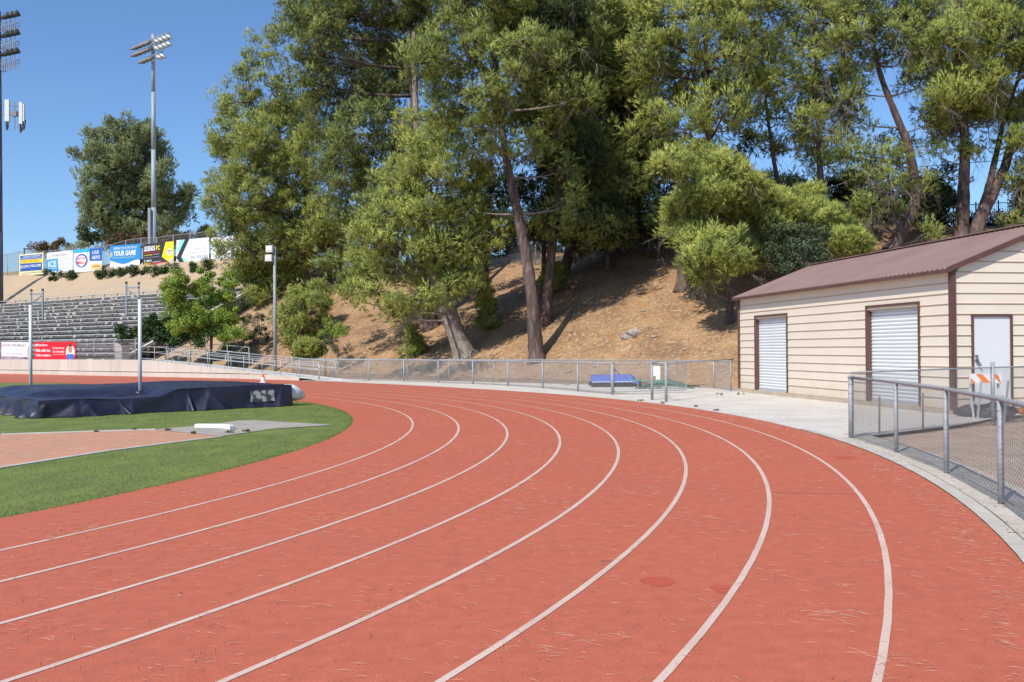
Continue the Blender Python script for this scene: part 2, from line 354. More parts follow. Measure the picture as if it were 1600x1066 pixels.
# far fence round the bend
ff = [G(x, y) for x, y in ((957, 617), (903, 612), (848, 607), (794, 603.3), (739, 600.5), (685, 598.4), (631, 596.3), (577, 594.6), (522, 593), (468, 591.2))]
fence('long chain-link fence around the far bend of the track below the pine slope', ff, 1.21, pr=.04, rr=.034, key='far', big=(0,), rail2=True)
bk = [F(p+(0,)) for p in ((9.1, 39.4), (8.86, 41.6), (6.6, 44.2), (4.2, 46.4), (1.6, 48.9), (-1.0, 51.1), (-3.6, 53.5), (-6.2, 55.9), (-9.1, 58.6), (-12.2, 61.5), (-15.4, 64.6))]
fence('lower chain-link fence behind the concrete path at the foot of the hill', bk, 1.22, pr=.03, rr=.024, key='far', rail2=True)
# gate: pair of posts, leaf swung open behind
gp1, gp2 = G(1019, 625), G(1041, 628)
gt = thing('gate_section', 'short chain-link gate section between two thick posts, with a white notice', 'gate', gp1)
for p in (gp1, gp2): MB().tube([p, p+F((0, 0, 1.33))], .05, 12).build('post', galv, gt, True)
MB().tube([gp1+F((0, 0, 1.28)), gp2+F((0, 0, 1.28))], .035, 8).build('top_rail', galv, gt, True)
g0 = ff[0]+F((.05, .05, 0)); g1 = G(1072, 614)
lf = thing('gate_leaf', 'chain-link gate leaf standing open over the concrete by the blue sweeper', 'gate', g0)
MB().tube([g0+F((0, 0, .12)), g1+F((0, 0, .12)), g1+F((0, 0, 1.2)), g0+F((0, 0, 1.2)), g0+F((0, 0, .12))], .024, 8).build('gate_frame', galv, lf, True)
chain(lf, g0+F((0, 0, .1)), g1+F((0, 0, .1)), 1.1, None, 'gate')
MB().tube([gp2+F((0, 0, 1.28)), F((7.2, 35.6, 1.3)), F((9.12, 39.2, 1.3))], .024, 8).build('top_rail', galv, gt, True)
nd = thing('notice_board', 'small white notice wired to the gate between the two posts', 'sign', A(1025, 573, 34.5))
o_ = wloc(nd); MB().box(o_+F((.02, 0, -.16)), (.26, .012, .36)).box(o_+F((.07, 0, -.40)), (.15, .012, .14)).build('board', flat('notice white', (.8, .8, .8)), nd)
# stubs beside near fence
for (x, y, h) in ((1374, 678, .78), (1442, 672, .8)):
    p = G(x, y); tag(MB().tube([p, p+F((.01, 0, h))], .02, 8).build('stake', mat('rusty grey pipe', (.28, .25, .23), (.2, .17, .15), 10, .8), smooth=True), 'short grey pipe stake standing behind the near fence, %s' % ('left of the pair' if x < 1400 else 'right of the pair'), 'stake', 'pipe stakes behind the near fence')

# ------------------------------------------------------------------ storage building
CR = Vector((11.57, 24.84, 0)); fa = Vector((9.29-11.57, 38.56-24.84, 0)); LEN = fa.length; fa.normalize(); ga = Vector((fa.y, -fa.x, 0))
GW = 6.45; WZ = 3.86; PIT = .392; ZB = .13
bd = thing('storage_building', 'cream metal-sided storage building with a brown roof and white doors', 'building', CR)
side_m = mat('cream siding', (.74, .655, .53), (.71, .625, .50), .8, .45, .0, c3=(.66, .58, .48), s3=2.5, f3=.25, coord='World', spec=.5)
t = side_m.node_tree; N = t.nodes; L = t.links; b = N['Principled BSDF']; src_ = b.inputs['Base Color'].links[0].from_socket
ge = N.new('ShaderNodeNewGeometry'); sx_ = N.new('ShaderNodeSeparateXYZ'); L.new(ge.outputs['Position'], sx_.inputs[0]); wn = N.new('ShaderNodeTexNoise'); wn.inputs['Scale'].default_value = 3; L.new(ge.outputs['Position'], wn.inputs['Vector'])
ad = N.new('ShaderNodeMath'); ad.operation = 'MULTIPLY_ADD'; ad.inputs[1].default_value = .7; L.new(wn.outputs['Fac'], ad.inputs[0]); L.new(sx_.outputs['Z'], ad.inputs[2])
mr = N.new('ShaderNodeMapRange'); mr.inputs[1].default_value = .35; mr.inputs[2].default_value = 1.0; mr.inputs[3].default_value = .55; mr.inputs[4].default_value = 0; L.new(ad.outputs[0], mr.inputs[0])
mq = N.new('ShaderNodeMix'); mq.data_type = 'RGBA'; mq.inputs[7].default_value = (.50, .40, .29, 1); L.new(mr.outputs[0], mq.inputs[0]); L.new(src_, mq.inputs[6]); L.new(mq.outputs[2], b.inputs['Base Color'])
trim_m = mat('brown trim', (.125, .062, .049), (.10, .050, .040), 3, .5, coord='World')
lap_shade = mat('siding lap shade edge', (.42, .27, .18), rough=.6)  # brown lip colour stands for the warm shadow line under each lap
roof_m = mat('brown roof sheet', (.255, .168, .145), (.225, .145, .125), .6, .42, .0, coord='World', spec=.5)
white_m = mat('white door paint', (.68, .70, .71), (.65, .67, .68), .7, .4, coord='World')
def fx(px, py, u, p0): p = PL(px, py, p0, u); return (p-p0).dot(u), p.z
d1a, d1z = fx(1231, 490, fa, CR); d1b, _ = fx(1180, 490, fa, CR)
d2a, d2z = fx(1438, 472, fa, CR); d2b, _ = fx(1354, 472, fa, CR)
g1a, g1z = fx(1517, 492, ga, CR); g1b, _ = fx(1580, 492, ga, CR)
print('DOORS', d1a, d1b, d1z, d2a, d2b, d2z, g1a, g1b, g1z, LEN)
def panel(p0, u, nrm, x0, x1, z0, z1, x0t=None, x1t=None):
    x0t = x0 if x0t is None else x0t; x1t = x1 if x1t is None else x1t
    mb = MB(); base = CR if p0 is None else p0
    def q(x, z, o): return base+u*x+nrm*o+F((0, 0, z))
    lo, hi, rb = .026, .004, .017; h = z1-z0
    # profile from bottom: back, lip, face
    prof = [(-.012, z0), (lo, z0), (lo, z0+.020), (rb, z0+.036), (hi, z1), (-.012, z1)]
    for sgn, xa, xb in ((0, x0, x0t), (1, x1, x1t)):
        for o, z in prof: f = (z-z0)/h; mb.v.append(tuple(q(xa+(xb-xa)*f, z, o)))
    n = len(prof)
    for i in range(n): j = (i+1) % n; mb.f.append((i, j, n+j, n+i))
    mb.f.append(tuple(range(n-1, -1, -1))); mb.f.append(tuple(range(n, 2*n)))
    o = mb.build('siding_panel', side_m, bd); o.data.materials.append(lap_shade)
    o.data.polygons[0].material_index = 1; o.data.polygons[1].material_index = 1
    # make outward facing consistent
    bm = bmesh.new(); bm.from_mesh(o.data); bmesh.ops.recalc_face_normals(bm, faces=bm.faces); bm.to_mesh(o.data); bm.free()
CH_ = .2775; k = 0; z = ZB
fn = -ga; gn = -fa
doors = [(d2a, d2b, d2z), (d1a, d1b, d1z)]
while z < WZ-.05:
    z1 = min(z+CH_, WZ)
    segs = [(.0, LEN)]
    for (a, b, top) in doors:
        if z < top-.02:
            if z1 <= top+.03: segs = [q for s_ in segs for q in (((s_[0], a), (b, s_[1])) if s_[0] < a and b < s_[1] else (s_,))]
    # straddling rows: header notch
    segs = [q for s_ in segs for q in (((s_[0], 6.9), (6.904, s_[1])) if s_[0] < 6.9 < s_[1] else (s_,))]
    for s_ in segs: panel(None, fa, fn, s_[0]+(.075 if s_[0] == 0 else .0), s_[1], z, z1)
    z = z1
# the row that straddles a door top is closed by the frame header
z = ZB; rid = GW/2
def rz(x): return WZ+PIT*min(x, GW-x)
while z < WZ+PIT*rid-.04:
    z1 = min(z+CH_, WZ+PIT*rid-.01)
    def lim(zz): return 0 if zz <= WZ else (zz-WZ)/PIT
    xa, xb = lim(z), lim(z1)
    if z1 <= g1z+.02 or (z < g1z and g1z-z > .15):
        panel(None, ga, gn, .075, g1a, z, z1); panel(None, ga, gn, g1b, GW, z, z1)
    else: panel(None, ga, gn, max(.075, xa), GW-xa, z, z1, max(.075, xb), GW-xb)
    z = z1
# back, far gable and inner core of the walls
core = MB()
core.quad(CR+fa*LEN+ga*0, CR+fa*LEN+ga*GW, CR+fa*LEN+ga*GW+F((0, 0, WZ)), CR+fa*LEN+ga*rid+F((0, 0, WZ+PIT*rid)), CR+fa*LEN+F((0, 0, WZ)))
core.quad(CR+ga*GW, CR+ga*GW+fa*LEN, CR+ga*GW+fa*LEN+F((0, 0, WZ)), CR+ga*GW+F((0, 0, WZ)))
core.quad(CR-fn*.2, CR-fn*.2+fa*LEN, CR-fn*.2+fa*LEN+F((0, 0, WZ)), CR-fn*.2+F((0, 0, WZ)))
core.quad(CR-gn*.2, CR-gn*.2+ga*GW, CR-gn*.2+ga*GW+F((0, 0, WZ)), CR-gn*.2+F((0, 0, WZ)))
core.build('back_wall', side_m, bd)
MB().box(CR+fa*LEN/2+ga*GW/2+F((0, 0, .065)), (LEN+.16, GW+.16, .125), fa).build('foundation', mat('foundation concrete', (.50, .41, .31), (.4, .33, .26), 2, .9, coord='World'), bd)
MB().box(CR+(fn+gn)*.028+F((0, 0, ZB+(WZ-ZB)/2)), (.13, .13, WZ-ZB), fa).build('corner_trim', trim_m, bd)
MB().box(CR+fa*LEN+fn*.028+F((0, 0, ZB+(WZ-ZB)/2)), (.1, .11, WZ-ZB), fa).build('corner_trim', trim_m, bd)
def door_frame(u, n, a, b, top, w, dep, proud=.05):
    fr = MB(); h = top-ZB
    for x in (a, b): fr.box(CR+u*x+n*(proud-dep)/2+F((0, 0, ZB+h/2)), (w, proud+dep, h), u)
    fr.box(CR+u*(a+b)/2+n*((proud-dep)/2+.004)+F((0, 0, top+w/2-.01)), (b-a+w, proud+dep, w), u)
    return fr.build('door_frame', trim_m, bd)
for (a, b, top) in doors:
    fr = door_frame(fa, fn, a+.03, b-.03, top-.04, .07, .17)
    dr = MB(); x0, x1 = a+.06, b-.06; z = ZB+.04; pr = []
    rows = 25; hh = (top-.09-z)/rows
    for i in range(rows):
        zz = z+i*hh; pr += [(-.13, zz), (-.145, zz+hh*.18), (-.125, zz+hh*.34), (-.112, zz+hh*.7), (-.125, zz+hh*.96)]
    for o, zz in pr: dr.v += [tuple(CR+fa*x0+fn*o+F((0, 0, zz))), tuple(CR+fa*x1+fn*o+F((0, 0, zz)))]
    for i in range(len(pr)-1): dr.f.append((2*i, 2*i+1, 2*i+3, 2*i+2))
    dd = dr.build('roll_up_door', white_m, bd, label='wider white roll-up door near the corner' if a < 3 else 'narrow white roll-up door at the far end')
    MB().box(CR+fa*(x0+x1)/2+fn*(-.115)+F((0, 0, ZB+.03)), (x1-x0, .03, .08), fa).build('bottom_bar', flat('door bar grey', (.42, .43, .46)), dd)
    MB().box(CR+fa*(x0+x1)/2+fn*(-.10)+F((0, 0, top-.12)), (x1-x0, .08, .09), fa).build('door_hood', flat('door hood grey', (.5, .52, .56)), dd)
door_frame(ga, gn, g1a+.02, g1b-.02, g1z-.03, .055, .1)
wd = MB().box(CR+ga*(g1a+g1b)/2+gn*(-.02)+F((0, 0, ZB+(g1z-.04-ZB)/2)), (g1b-g1a-.09, .05, g1z-.05-ZB), ga).build('entry_door', white_m, bd, label='plain white hinged door in the gable wall')
hp = CR+ga*(g1a+.13)+gn*.03; hz = A(1526, 566, 24.8).z
h_ = MB(); h_.tube([hp+F((0, 0, hz+.04)), hp+gn*.05+F((0, 0, hz+.04))], .045, 10); h_.tube([hp+gn*.05+F((0, 0, hz+.03)), hp+gn*.07+ga*.09+F((0, 0, hz-.10))], .02, 8); h_.box(hp+gn*.01+F((0, 0, hz+.16)), (.07, .03, .05), ga)
h_.build('door_handle', flat('dark metal', (.12, .12, .13), .35), wd)
# roof panels with ribs running down the slope
EO = .26; RO = .15; NP = 16; tw = (LEN+2*RO)/NP
def roof_z(x): return WZ+.05+PIT*x
for sidei in (0, 1):
    for i in range(NP):
        mb = MB(); y0 = -RO+i*tw; ys = []
        nr = 4
        for r_ in range(nr):
            c0 = y0+tw*r_/nr; w_ = tw/nr; ys += [(c0, 0), (c0+w_*.62, 0), (c0+w_*.72, .03), (c0+w_*.88, .03), (c0+w_*.98, 0)]
        ys.append((y0+tw, 0))
        for (y, h) in ys:
            for x in (-EO, rid):
                xx = x if sidei == 0 else GW-x
                mb.v.append(tuple(CR+fa*y+ga*xx+F((0, 0, roof_z(x)+h))))
        for j in range(len(ys)-1): mb.f.append((2*j, 2*j+1, 2*j+3, 2*j+2) if sidei else (2*j, 2*j+2, 2*j+3, 2*j+1))
        mb.build('roof_panel', roof_m, bd)
tr = MB(); su = math.atan(PIT)
tr.box(CR+fa*LEN/2-ga*(EO+.012)+F((0, 0, roof_z(-EO)-.05)), (LEN+2*RO, .02, .10), fa); tr.build('eave_trim', trim_m, bd)
for y in (-RO-.012, LEN+RO+.012):
    for sgn in (0, 1):
        a_ = CR+fa*y+ga*(-EO if not sgn else GW+EO)+F((0, 0, roof_z(-EO)-.03)); b_ = CR+fa*y+ga*rid+F((0, 0, roof_z(rid)-.03)); u = (b_-a_)
        MB().box((a_+b_)/2, (u.length, .022, .15), u, v=fa).build('rake_trim', trim_m, bd)
MB().box(CR+fa*LEN/2+ga*rid+F((0, 0, roof_z(rid)+.035)), (LEN+2*RO, .3, .03), fa).build('ridge_cap', roof_m, bd)
# soffit boards
so_ = MB(); so_.quad(CR-fa*RO-ga*EO+F((0, 0, roof_z(-EO)-.04)), CR-fa*RO+ga*0+F((0, 0, roof_z(0)-.04)), CR+fa*(LEN+RO)+F((0, 0, roof_z(0)-.04)), CR+fa*(LEN+RO)-ga*EO+F((0, 0, roof_z(-EO)-.04)))
so_.build('soffit', mat('soffit', (.5, .42, .36), rough=.7), bd)

# ------------------------------------------------------------------ pole-vault pit under a navy cover
pu = Vector((5.65, 5.1, 0)).normalized(); pv = Vector((-pu.y, pu.x, 0)); p0 = G(60, 654); PLn = (G(455, 634)-p0).length
navy = mat('navy vinyl cover', (.014, .014, .036), (.028, .026, .048), 1.6, .42, .010, 5, coord='World', spec=.45)
def pit_h(u, v):
    lo = .47+.03*np.sin(u*2+v); hi = .70+.02*np.sin(u*1.3)*np.cos(v*1.1)
    w1 = smooth((u-3.2)/.75); w2 = smooth((v-1.5)/1.0)*smooth((u+.2)/1.2)
    w_ = np.maximum(w1*smooth((v+.6)/.7), w2)
    h = lo*(1-w_)+hi*w_
    # swag of the slit round the right-hand standard
    h -= .16*np.exp(-(((u-3.1)/.5)**2+((v-1.35)/.32)**2))
    h += .018*(vnoise(u, v, .9, 3)-.5)+.022*(vnoise(u*1.0, v*3, .5, 6)-.5)
    return h
pit = thing('pole_vault_pit', 'low landing mat under a wrinkled navy blue vinyl cover on the grass', 'landing mat', p0)
nu, nv = 150, 100; WV = 6.2
mb = MB(); U = np.linspace(0, PLn, nu); V = np.linspace(0, WV, nv)
Hh = pit_h(*np.meshgrid(U, V, indexing='ij'))
for i in range(nu):
    for j in range(nv): q = p0+pu*U[i]+pv*V[j]; mb.v.append((q.x, q.y, Hh[i, j]))
for i in range(nu-1):
    for j in range(nv-1): a = i*nv+j; mb.f.append((a, a+nv, a+nv+1, a+1))
# skirts with folds on the four sides
def skirt(pts, nrm, seed):
    R_ = np.random.default_rng(seed); n = len(pts); ph = R_.uniform(0, 6, 8); rows = 16
    n0 = len(mb.v)
    ln = np.array([0]+[((Vector(b)-Vector(a)).length) for a, b in zip(pts[:-1], pts[1:])]).cumsum()
    tents = [(R_.uniform(0, ln[-1]), R_.uniform(.12, .55), R_.uniform(.08, .32), R_.uniform(-.6, .6)) for _ in range(int(ln[-1]*2))]
    for r_ in range(rows+1):
        f = r_/rows
        for i, p in enumerate(pts):
            x = ln[i]
            edge = min(1, x/.12, (ln[-1]-x)/.12); o = .05*f*edge+.018*math.sin(x*2.3+ph[2]+3*f)*edge
            for (x0, w_, am, sl) in tents:
                t_ = abs(x-(x0+sl*f))/(w_*(.15+.85*f)); o += am*(f**1.3)*max(0, 1-t_)**1.2*edge
            if seed == 1: o += (.09*f-o)*max(0, 1-abs(x-ln[-1]*.86)/.8)
            o = o if r_ else 0
            zz = p[2]*(1-f)+f*(.012 if r_ == rows else .0); mb.v.append((p[0]+nrm.x*o, p[1]+nrm.y*o, zz+(-.03*(r_ == 0)*0)))
    for r_ in range(rows):
        for i in range(n-1): a = n0+r_*n+i; mb.f.append((a+1, a, a+n, a+n+1))
def P3(u, v): q = p0+pu*u+pv*v; return (q.x, q.y, float(pit_h(np.array([u]), np.array([v]))[0]))
skirt([P3(u, 0) for u in np.linspace(0, PLn, 220)], -pv, 1)
skirt([P3(0, v) for v in np.linspace(WV, 0, 160)], -pu, 2)
skirt([P3(PLn, v) for v in np.linspace(0, WV, 120)], pu, 3)
skirt([P3(u, WV) for u in np.linspace(PLn, 0, 120)], pv, 4)
mb.build('cover', navy, pit, True)
# clear document panel
c_ = p0+pu*(PLn*.86)-pv*.075; pl = MB(); 
pl.box(c_+F((0, 0, .36)), (.82, .012, .36), pu, w=(pv.x*.13, pv.y*.13, 1)); pp_ = pl.build('clear_pocket', mat('grey printed panel', (.40, .39, .37), (.06, .06, .07), 5.5, .35, coord='Object', thr=(.45, .55)), pit)
# white stuffed bag
def blob(name, c, r, m, parent=None, seed=0, amp=.12, sub=4, **kw):
    bm = bmesh.new(); bmesh.ops.create_icosphere(bm, subdivisions=sub, radius=1)
    R_ = random.Random(seed); ph = [Vector((R_.uniform(-3, 3), R_.uniform(-3, 3), R_.uniform(-3, 3))) for _ in range(6)]
    for v in bm.verts:
        n = v.co.copy(); s_ = 1+sum(math.sin(p.dot(n)*1.6+p.x)*amp/3 for p in ph); v.co = Vector((n.x*r[0], n.y*r[1], n.z*r[2]))*s_
    me = bpy.data.meshes.new(name); bm.to_mesh(me); bm.free(); me.polygons.foreach_set('use_smooth', [True]*len(me.polygons))
    o = link(name, me, m, parent); o.location = Vector(c)-(wloc(parent) if parent else Vector((0, 0, 0))); return tag(o, **kw)
bagc = p0+pu*(PLn+.30)+pv*.30; 
bag = thing('stuffed_bag', 'white tarpaulin bundle poking out of the right end of the navy mat cover', 'bundle', (bagc.x, bagc.y, 0))
bp_ = [bagc+pu*t_*1+F((0, 0, z_)) for t_, z_ in ((-.45, .46), (-.15, .42), (.08, .36), (.25, .30), (.34, .26))]
bb = MB().tube(bp_, [.24, .26, .21, .12, .03], 18, wob=.10, seed=5); bb.build('fabric', mat('white tarp', (.78, .78, .78), (.62, .63, .66), 7, .5, .01, 12, coord='World'), bag, True)
# standards
def standard(px, py, D, sgn, label):
    b_ = A(px, py, D); b_.z = .0; top = 3.42
    r = thing('vault_standard', label, 'standard', b_, 'pole vault standards')
    MB().tube([b_, b_+F((.0, 0, top))], .055, 14).build('upright', mat('aluminium upright', (.60, .62, .62), rough=.4, metal=.1), r, True)
    MB().box(b_+F((0, 0, .04)), (.5, .35, .08), pu).build('base', flat('standard base', (.1, .1, .12)), r)
    u = Vector((sgn, -.0, 0)); e = MB(); w_ = .42
    e.box(b_+u*.03+F((0, 0, top+.2)), (.035, .035, .56), u); e.box(b_+u*(w_)+F((0, 0, top-.0)), (.045, .045, 1.0), u)
    e.box(b_+u*w_/2+F((0, 0, top+.36)), (w_, .035, .045), u); e.box(b_+u*w_/2+F((0, 0, top+.03)), (w_, .035, .05), u)
    a_, c2 = b_+u*.03+F((0, 0, top+.05)), b_+u*w_+F((0, 0, top+.34)); e.tube([a_, c2], .018, 6)
    e.build('extension_frame', mat('steel slide', (.30, .33, .38), rough=.5, metal=.4), r)
    for q in (.03, w_): MB().box(b_+u*q+F((0, 0, top+(.5 if q < .1 else .52))), (.06, .06, .06), u).build('end_cap', flat('black cap', (.03, .03, .03)), r)
    sl_ = MB().tube([b_+F((-.12, -.12, .50)), b_+F((.16, -.02, .46))], [.10, .09], 10); sl_.build('cover_sleeve', navy, r, True)
    return r
standard(219, 612, 29.4, -1, 'silver pole vault standard rising from the mat below the banners, the nearer right one')
standard(48, 606, 32.4, 1, 'silver pole vault standard left of the red banner, at the left end of the mat')
# shot put toe board
ta, tb = G(304, 669), G(359, 672.6)
mb = MB(); n = 14; nn = Vector((-(tb-ta).y, (tb-ta).x, 0)).normalized()
pts_ = [ta.lerp(tb, i/n)+nn*(.22*math.sin(math.pi*i/n)) for i in range(n+1)]
for i in range(n):
    a_, b_ = pts_[i], pts_[i+1]; mb.hexa([a_+F((0, 0, .01)), b_+F((0, 0, .01)), b_+nn*.14+F((0, 0, .01)), a_+nn*.14+F((0, 0, .01))], [a_+F((0, 0, .095)), b_+F((0, 0, .095)), b_+nn*.14+F((0, 0, .095)), a_+nn*.14+F((0, 0, .095))])
tag(mb.build('toe_board', flat('toe board white', (.78, .78, .76))), 'white shot put toe board at the edge of the concrete pad', 'toe board')
# little orange and white marker
cp = G(411, 598); cn = thing('traffic_cone', 'small orange and white cone on the far side of the track by the ramp', 'cone', cp)
MB().box(cp+F((0, 0, .02)), (.34, .34, .04)).tube([cp+F((0, 0, .04)), cp+F((0, 0, .30))], [.13, .10], 12).build('base', flat('cone white', (.75, .7, .66)), cn)
MB().tube([cp+F((0, 0, .30)), cp+F((0, 0, .46))], [.10, .05], 12).build('cone_top', flat('cone orange', (.75, .16, .04)), cn)

# ------------------------------------------------------------------ sweeper, harrow, barricade
sp = G(957, 605); ux = Vector((1, .06, 0)).normalized(); uy = Vector((-ux.y, ux.x, 0))
sw = thing('turf_sweeper', 'blue towed turf sweeper with a dark brush roller parked on the concrete', 'sweeper', sp)
blue = mat('sweeper blue', (.11, .16, .55), (.09, .13, .45), 6, .45, coord='World')
def B2(u, v, z): return sp+ux*u+uy*v+F((0, 0, z))
mb = MB(); mb.hexa([B2(-.98, -.2, .25), B2(.95, -.2, .25), B2(1.02, .35, .25), B2(-.98, .35, .25)], [B2(-.96, -.13, .56), B2(.9, -.13, .56), B2(.97, .33, .58), B2(-.96, .33, .58)]); mb.build('hopper', blue, sw)
MB().box(B2(0, -.2, .25), (1.98, .03, .05), ux).build('hopper_lip', flat('pale blue edge', (.45, .5, .75)), sw)
MB().tube([B2(-.98, .02, .15), B2(1.0, .02, .15)], .14, 14).build('brush_roller', mat('brush black', (.035, .035, .035), (.09, .09, .085), 40, .9, .01, 90), sw, True)
for u_ in (-1.05, 1.08, 1.30):
    w_ = MB().tube([B2(u_-.04, .1, .17), B2(u_+.06, .1, .17)], .17 if u_ > 0 else .10, 16).build('wheel', flat('tyre', (.03, .03, .03), .8), sw, True)
MB().hexa([B2(.98, -.1, .15), B2(1.25, -.05, .15), B2(1.25, .3, .15), B2(.98, .3, .15)], [B2(.98, -.1, .5), B2(1.1, -.05, .38), B2(1.1, .3, .38), B2(.98, .3, .5)]).build('side_plate', blue, sw)
mb = MB().tube([B2(.02, .1, .55), B2(.12, .1, .84), B2(.36, .12, .60)], .022, 6).tube([B2(.12, .1, .84), B2(.14, .1, .72), B2(.3, .1, .70)], .018, 6); mb.build('lift_handle', flat('lever', (.06, .07, .16)), sw)
hc = G(1035, 607)
hr = thing('drag_mat', 'heap of green netting and bars from a drag harrow behind the gate posts', 'netting', hc)
grn = mat('green netting', (.05, .13, .10), (.10, .13, .11), 9, .8, .02, 30, coord='World')
mb = MB(); 
for i in range(26):
    for j in range(12):
        x = -1.3+2.6*i/25; y = -.35+.7*j/11; e_ = max(0, 1-(x/1.32)**2)*max(0, 1-(y/.37)**2)
        mb.v.append((hc.x+x+.1, hc.y+y, .02+.46*e_**.7*(.6+.4*vnoise(x, y, .25, 4)[()])*(.55+.45*math.cos((x-.2)*1.6))))
for i in range(25):
    for j in range(11): a = i*12+j; mb.f.append((a, a+12, a+13, a+1))
mb.build('netting', grn, hr, True)
bar = MB().tube([hc+F((-1.6, -.2, .40)), hc+F((-.7, -.3, .34)), hc+F((.2, -.35, .26))], .03, 6); bar.tube([hc+F((-.5, -.35, .42)), hc+F((.5, -.35, .18))], .02, 6); bar.build('bar', flat('green bar', (.03, .30, .20)), hr)
mb = MB()
for i in range(40):
    a_ = Vector((hc.x+random.uniform(-1.1, 1.2), hc.y+random.uniform(-.4, .3), random.uniform(.04, .3))); mb.tube([a_, a_+F((random.uniform(-.4, .4), random.uniform(-.2, .2), random.uniform(-.1, .15)))], .008, 4, False)
mb.tube([hc+F((1.1, -.1, .14)), hc+F((1.5, .1, .12)), hc+F((1.95, .1, .16))], .02, 5); mb.build('tangled_rods', flat('dark rods', (.05, .06, .06)), hr, kind='stuff')

bc = A(1540, 600, 23.3); bc.z = 0
br = thing('barricade', 'folding A-frame barricade with an orange and white striped board by the white door', 'barricade', bc)
bw = 46*23.3/FPX
zt = A(1540, 584, 23.3).z; zb_ = A(1540, 599, 23.3).z
MB().box(bc+F((0, 0, (zt+zb_)/2)), (bw+.06, .025, zt-zb_)).build('board', flat('barricade white', (.80, .80, .78)), br)
org = flat('barricade orange', (.85, .20, .03))
hB = zt-zb_
for k_, (t0, t1, b0, b1) in enumerate(((-.02, -.02, -.02, .17), (.16, .37, .42, .66), (.66, .90, .98, 1.02))):
    x0 = bc.x-bw/2; q = MB(); y_ = bc.y-.0145
    q.quad((x0+b0*bw, y_, zb_+.01), (x0+b1*bw, y_, zb_+.01), (x0+t1*bw, y_, zt-.01 if k_ else zb_+.6*hB), (x0+t0*bw, y_, zt-.01 if k_ else zb_+.62*hB)); q.build('stripe', org, br)
for sx in (-.34, .34):
    MB().box(bc+F((sx*1.02, -.0, .45)), (.045, .03, zt), u=(1, 0, 0), w=(.05, .30, 1)).build('leg', mat('grey plastic', (.52, .53, .54)), br)
    MB().box(bc+F((sx*.96, -.33, .42)), (.045, .03, zt), u=(1, 0, 0), w=(-.04, -.30, 1)).build('leg', mat('grey plastic', (.52, .53, .54)), br)
# black heap beside it
hb = thing('tarp_heap', 'low heap of black plastic and sandbags at the foot of the barricade', 'heap', G(1545, 652))
q0 = wloc(hb)
for i, (x, y, z, a_, b_, c_) in enumerate(((-.35, .2, .14, .35, .3, .16), (.15, .1, .18, .42, .32, .2), (.55, .3, .13, .3, .3, .16), (.1, -.25, .10, .4, .22, .12))):
    blob('black_bag', q0+F((x, y, z)), (a_, b_, c_), mat('black plastic', (.035, .035, .038), rough=.45), hb, i, .3, 3)
mb = MB(); 
for i in range(3): mb.tube([q0+F((-.5+.5*i, -.1, .3)), q0+F((-.2+.5*i, .3, .38-.05*i))], .03, 6)
mb.build('pipe', flat('pale pipe', (.5, .5, .5)), hb)
tp = G(1597, 650); tag(blob('orange_netting', tp+F((.1, 0, .12)), (.2, .12, .08), mat('orange mesh', (.75, .25, .05), (.5, .14, .03), 12, .7), None, 3, .5, 3), 'crumpled scrap of orange netting on the dirt right of the barricade', 'netting')
# ------------------------------------------------------------------ retaining wall, ramp, handrails
def zw(s): return float(np.interp(s, [-15, -6, 3, 5, 200], [.10, .55, 1.12, 1.2, 1.25]))
wl = thing('retaining_wall', 'long pale concrete retaining wall below the bleachers along the far straight', 'wall', P(20, .05))
s = 92.0
while s > -14:
    ln = 6.0; e = max(s-ln, -14.5); mb = MB(); ssx = np.linspace(s-.012, e+.012, 7)
    for q in ssx: mb.v += [tuple(P(q, .06, .34)), tuple(P(q, .30, .34)), tuple(P(q, .06, max(.36, zw(q)))), tuple(P(q, .30, max(.36, zw(q))))]
    for i in range(6):
        c = 4*i; mb.f += [(c, c+4, c+6, c+2), (c+2, c+6, c+7, c+3), (c+5, c+1, c+3, c+7), (c+4, c, c+1, c+5)]
    mb.f += [(0, 2, 3, 1), (24, 25, 27, 26)]
    if zw(s) > .4: mb.build('wall_panel', conc_wall, wl)
    s = e
mb = MB(); ssx = np.linspace(92, -14, 60)
def zp(q): return min(.29, zw(q))
for q in ssx: mb.v += [tuple(P(q, -.02, -.02)), tuple(P(q, -.02, zp(q))), tuple(P(q, .3, zp(q)))]
for i in range(59): c = 3*i; mb.f += [(c, c+3, c+4, c+1), (c+1, c+4, c+5, c+2)]
mb.build('plinth', conc_wall, wl)
mb = MB()
for q in ssx: mb.v += [tuple(P(q, .10, .27)), tuple(P(q, .10, .37))]
for i in range(54): c = 2*i; mb.f.append((c, c+2, c+3, c+1))
mb.build('joint_strip', flat('dark joint', (.10, .06, .05)), wl)
rp = MB()
for q in np.linspace(6, -18, 40): rp.v += [tuple(P(q, .28, zw(q)-.03 if q > -15 else .02)), tuple(P(q, 2.3, zw(q)-.03 if q > -15 else .02))]
for i in range(39): c = 2*i; rp.f.append((c, c+1, c+3, c+2))
rp.build('ramp', conc_pale, origin=(0, 0, 0), kind='structure')
wk = MB()
for q in np.linspace(94, 6, 40): wk.v += [tuple(P(q, .28, zw(q)-.03)), tuple(P(q, 2.0, zw(q)-.03))]
for i in range(39): c = 2*i; wk.f.append((c, c+1, c+3, c+2))
wk.build('walkway', conc, origin=(0, 0, 0), kind='structure')
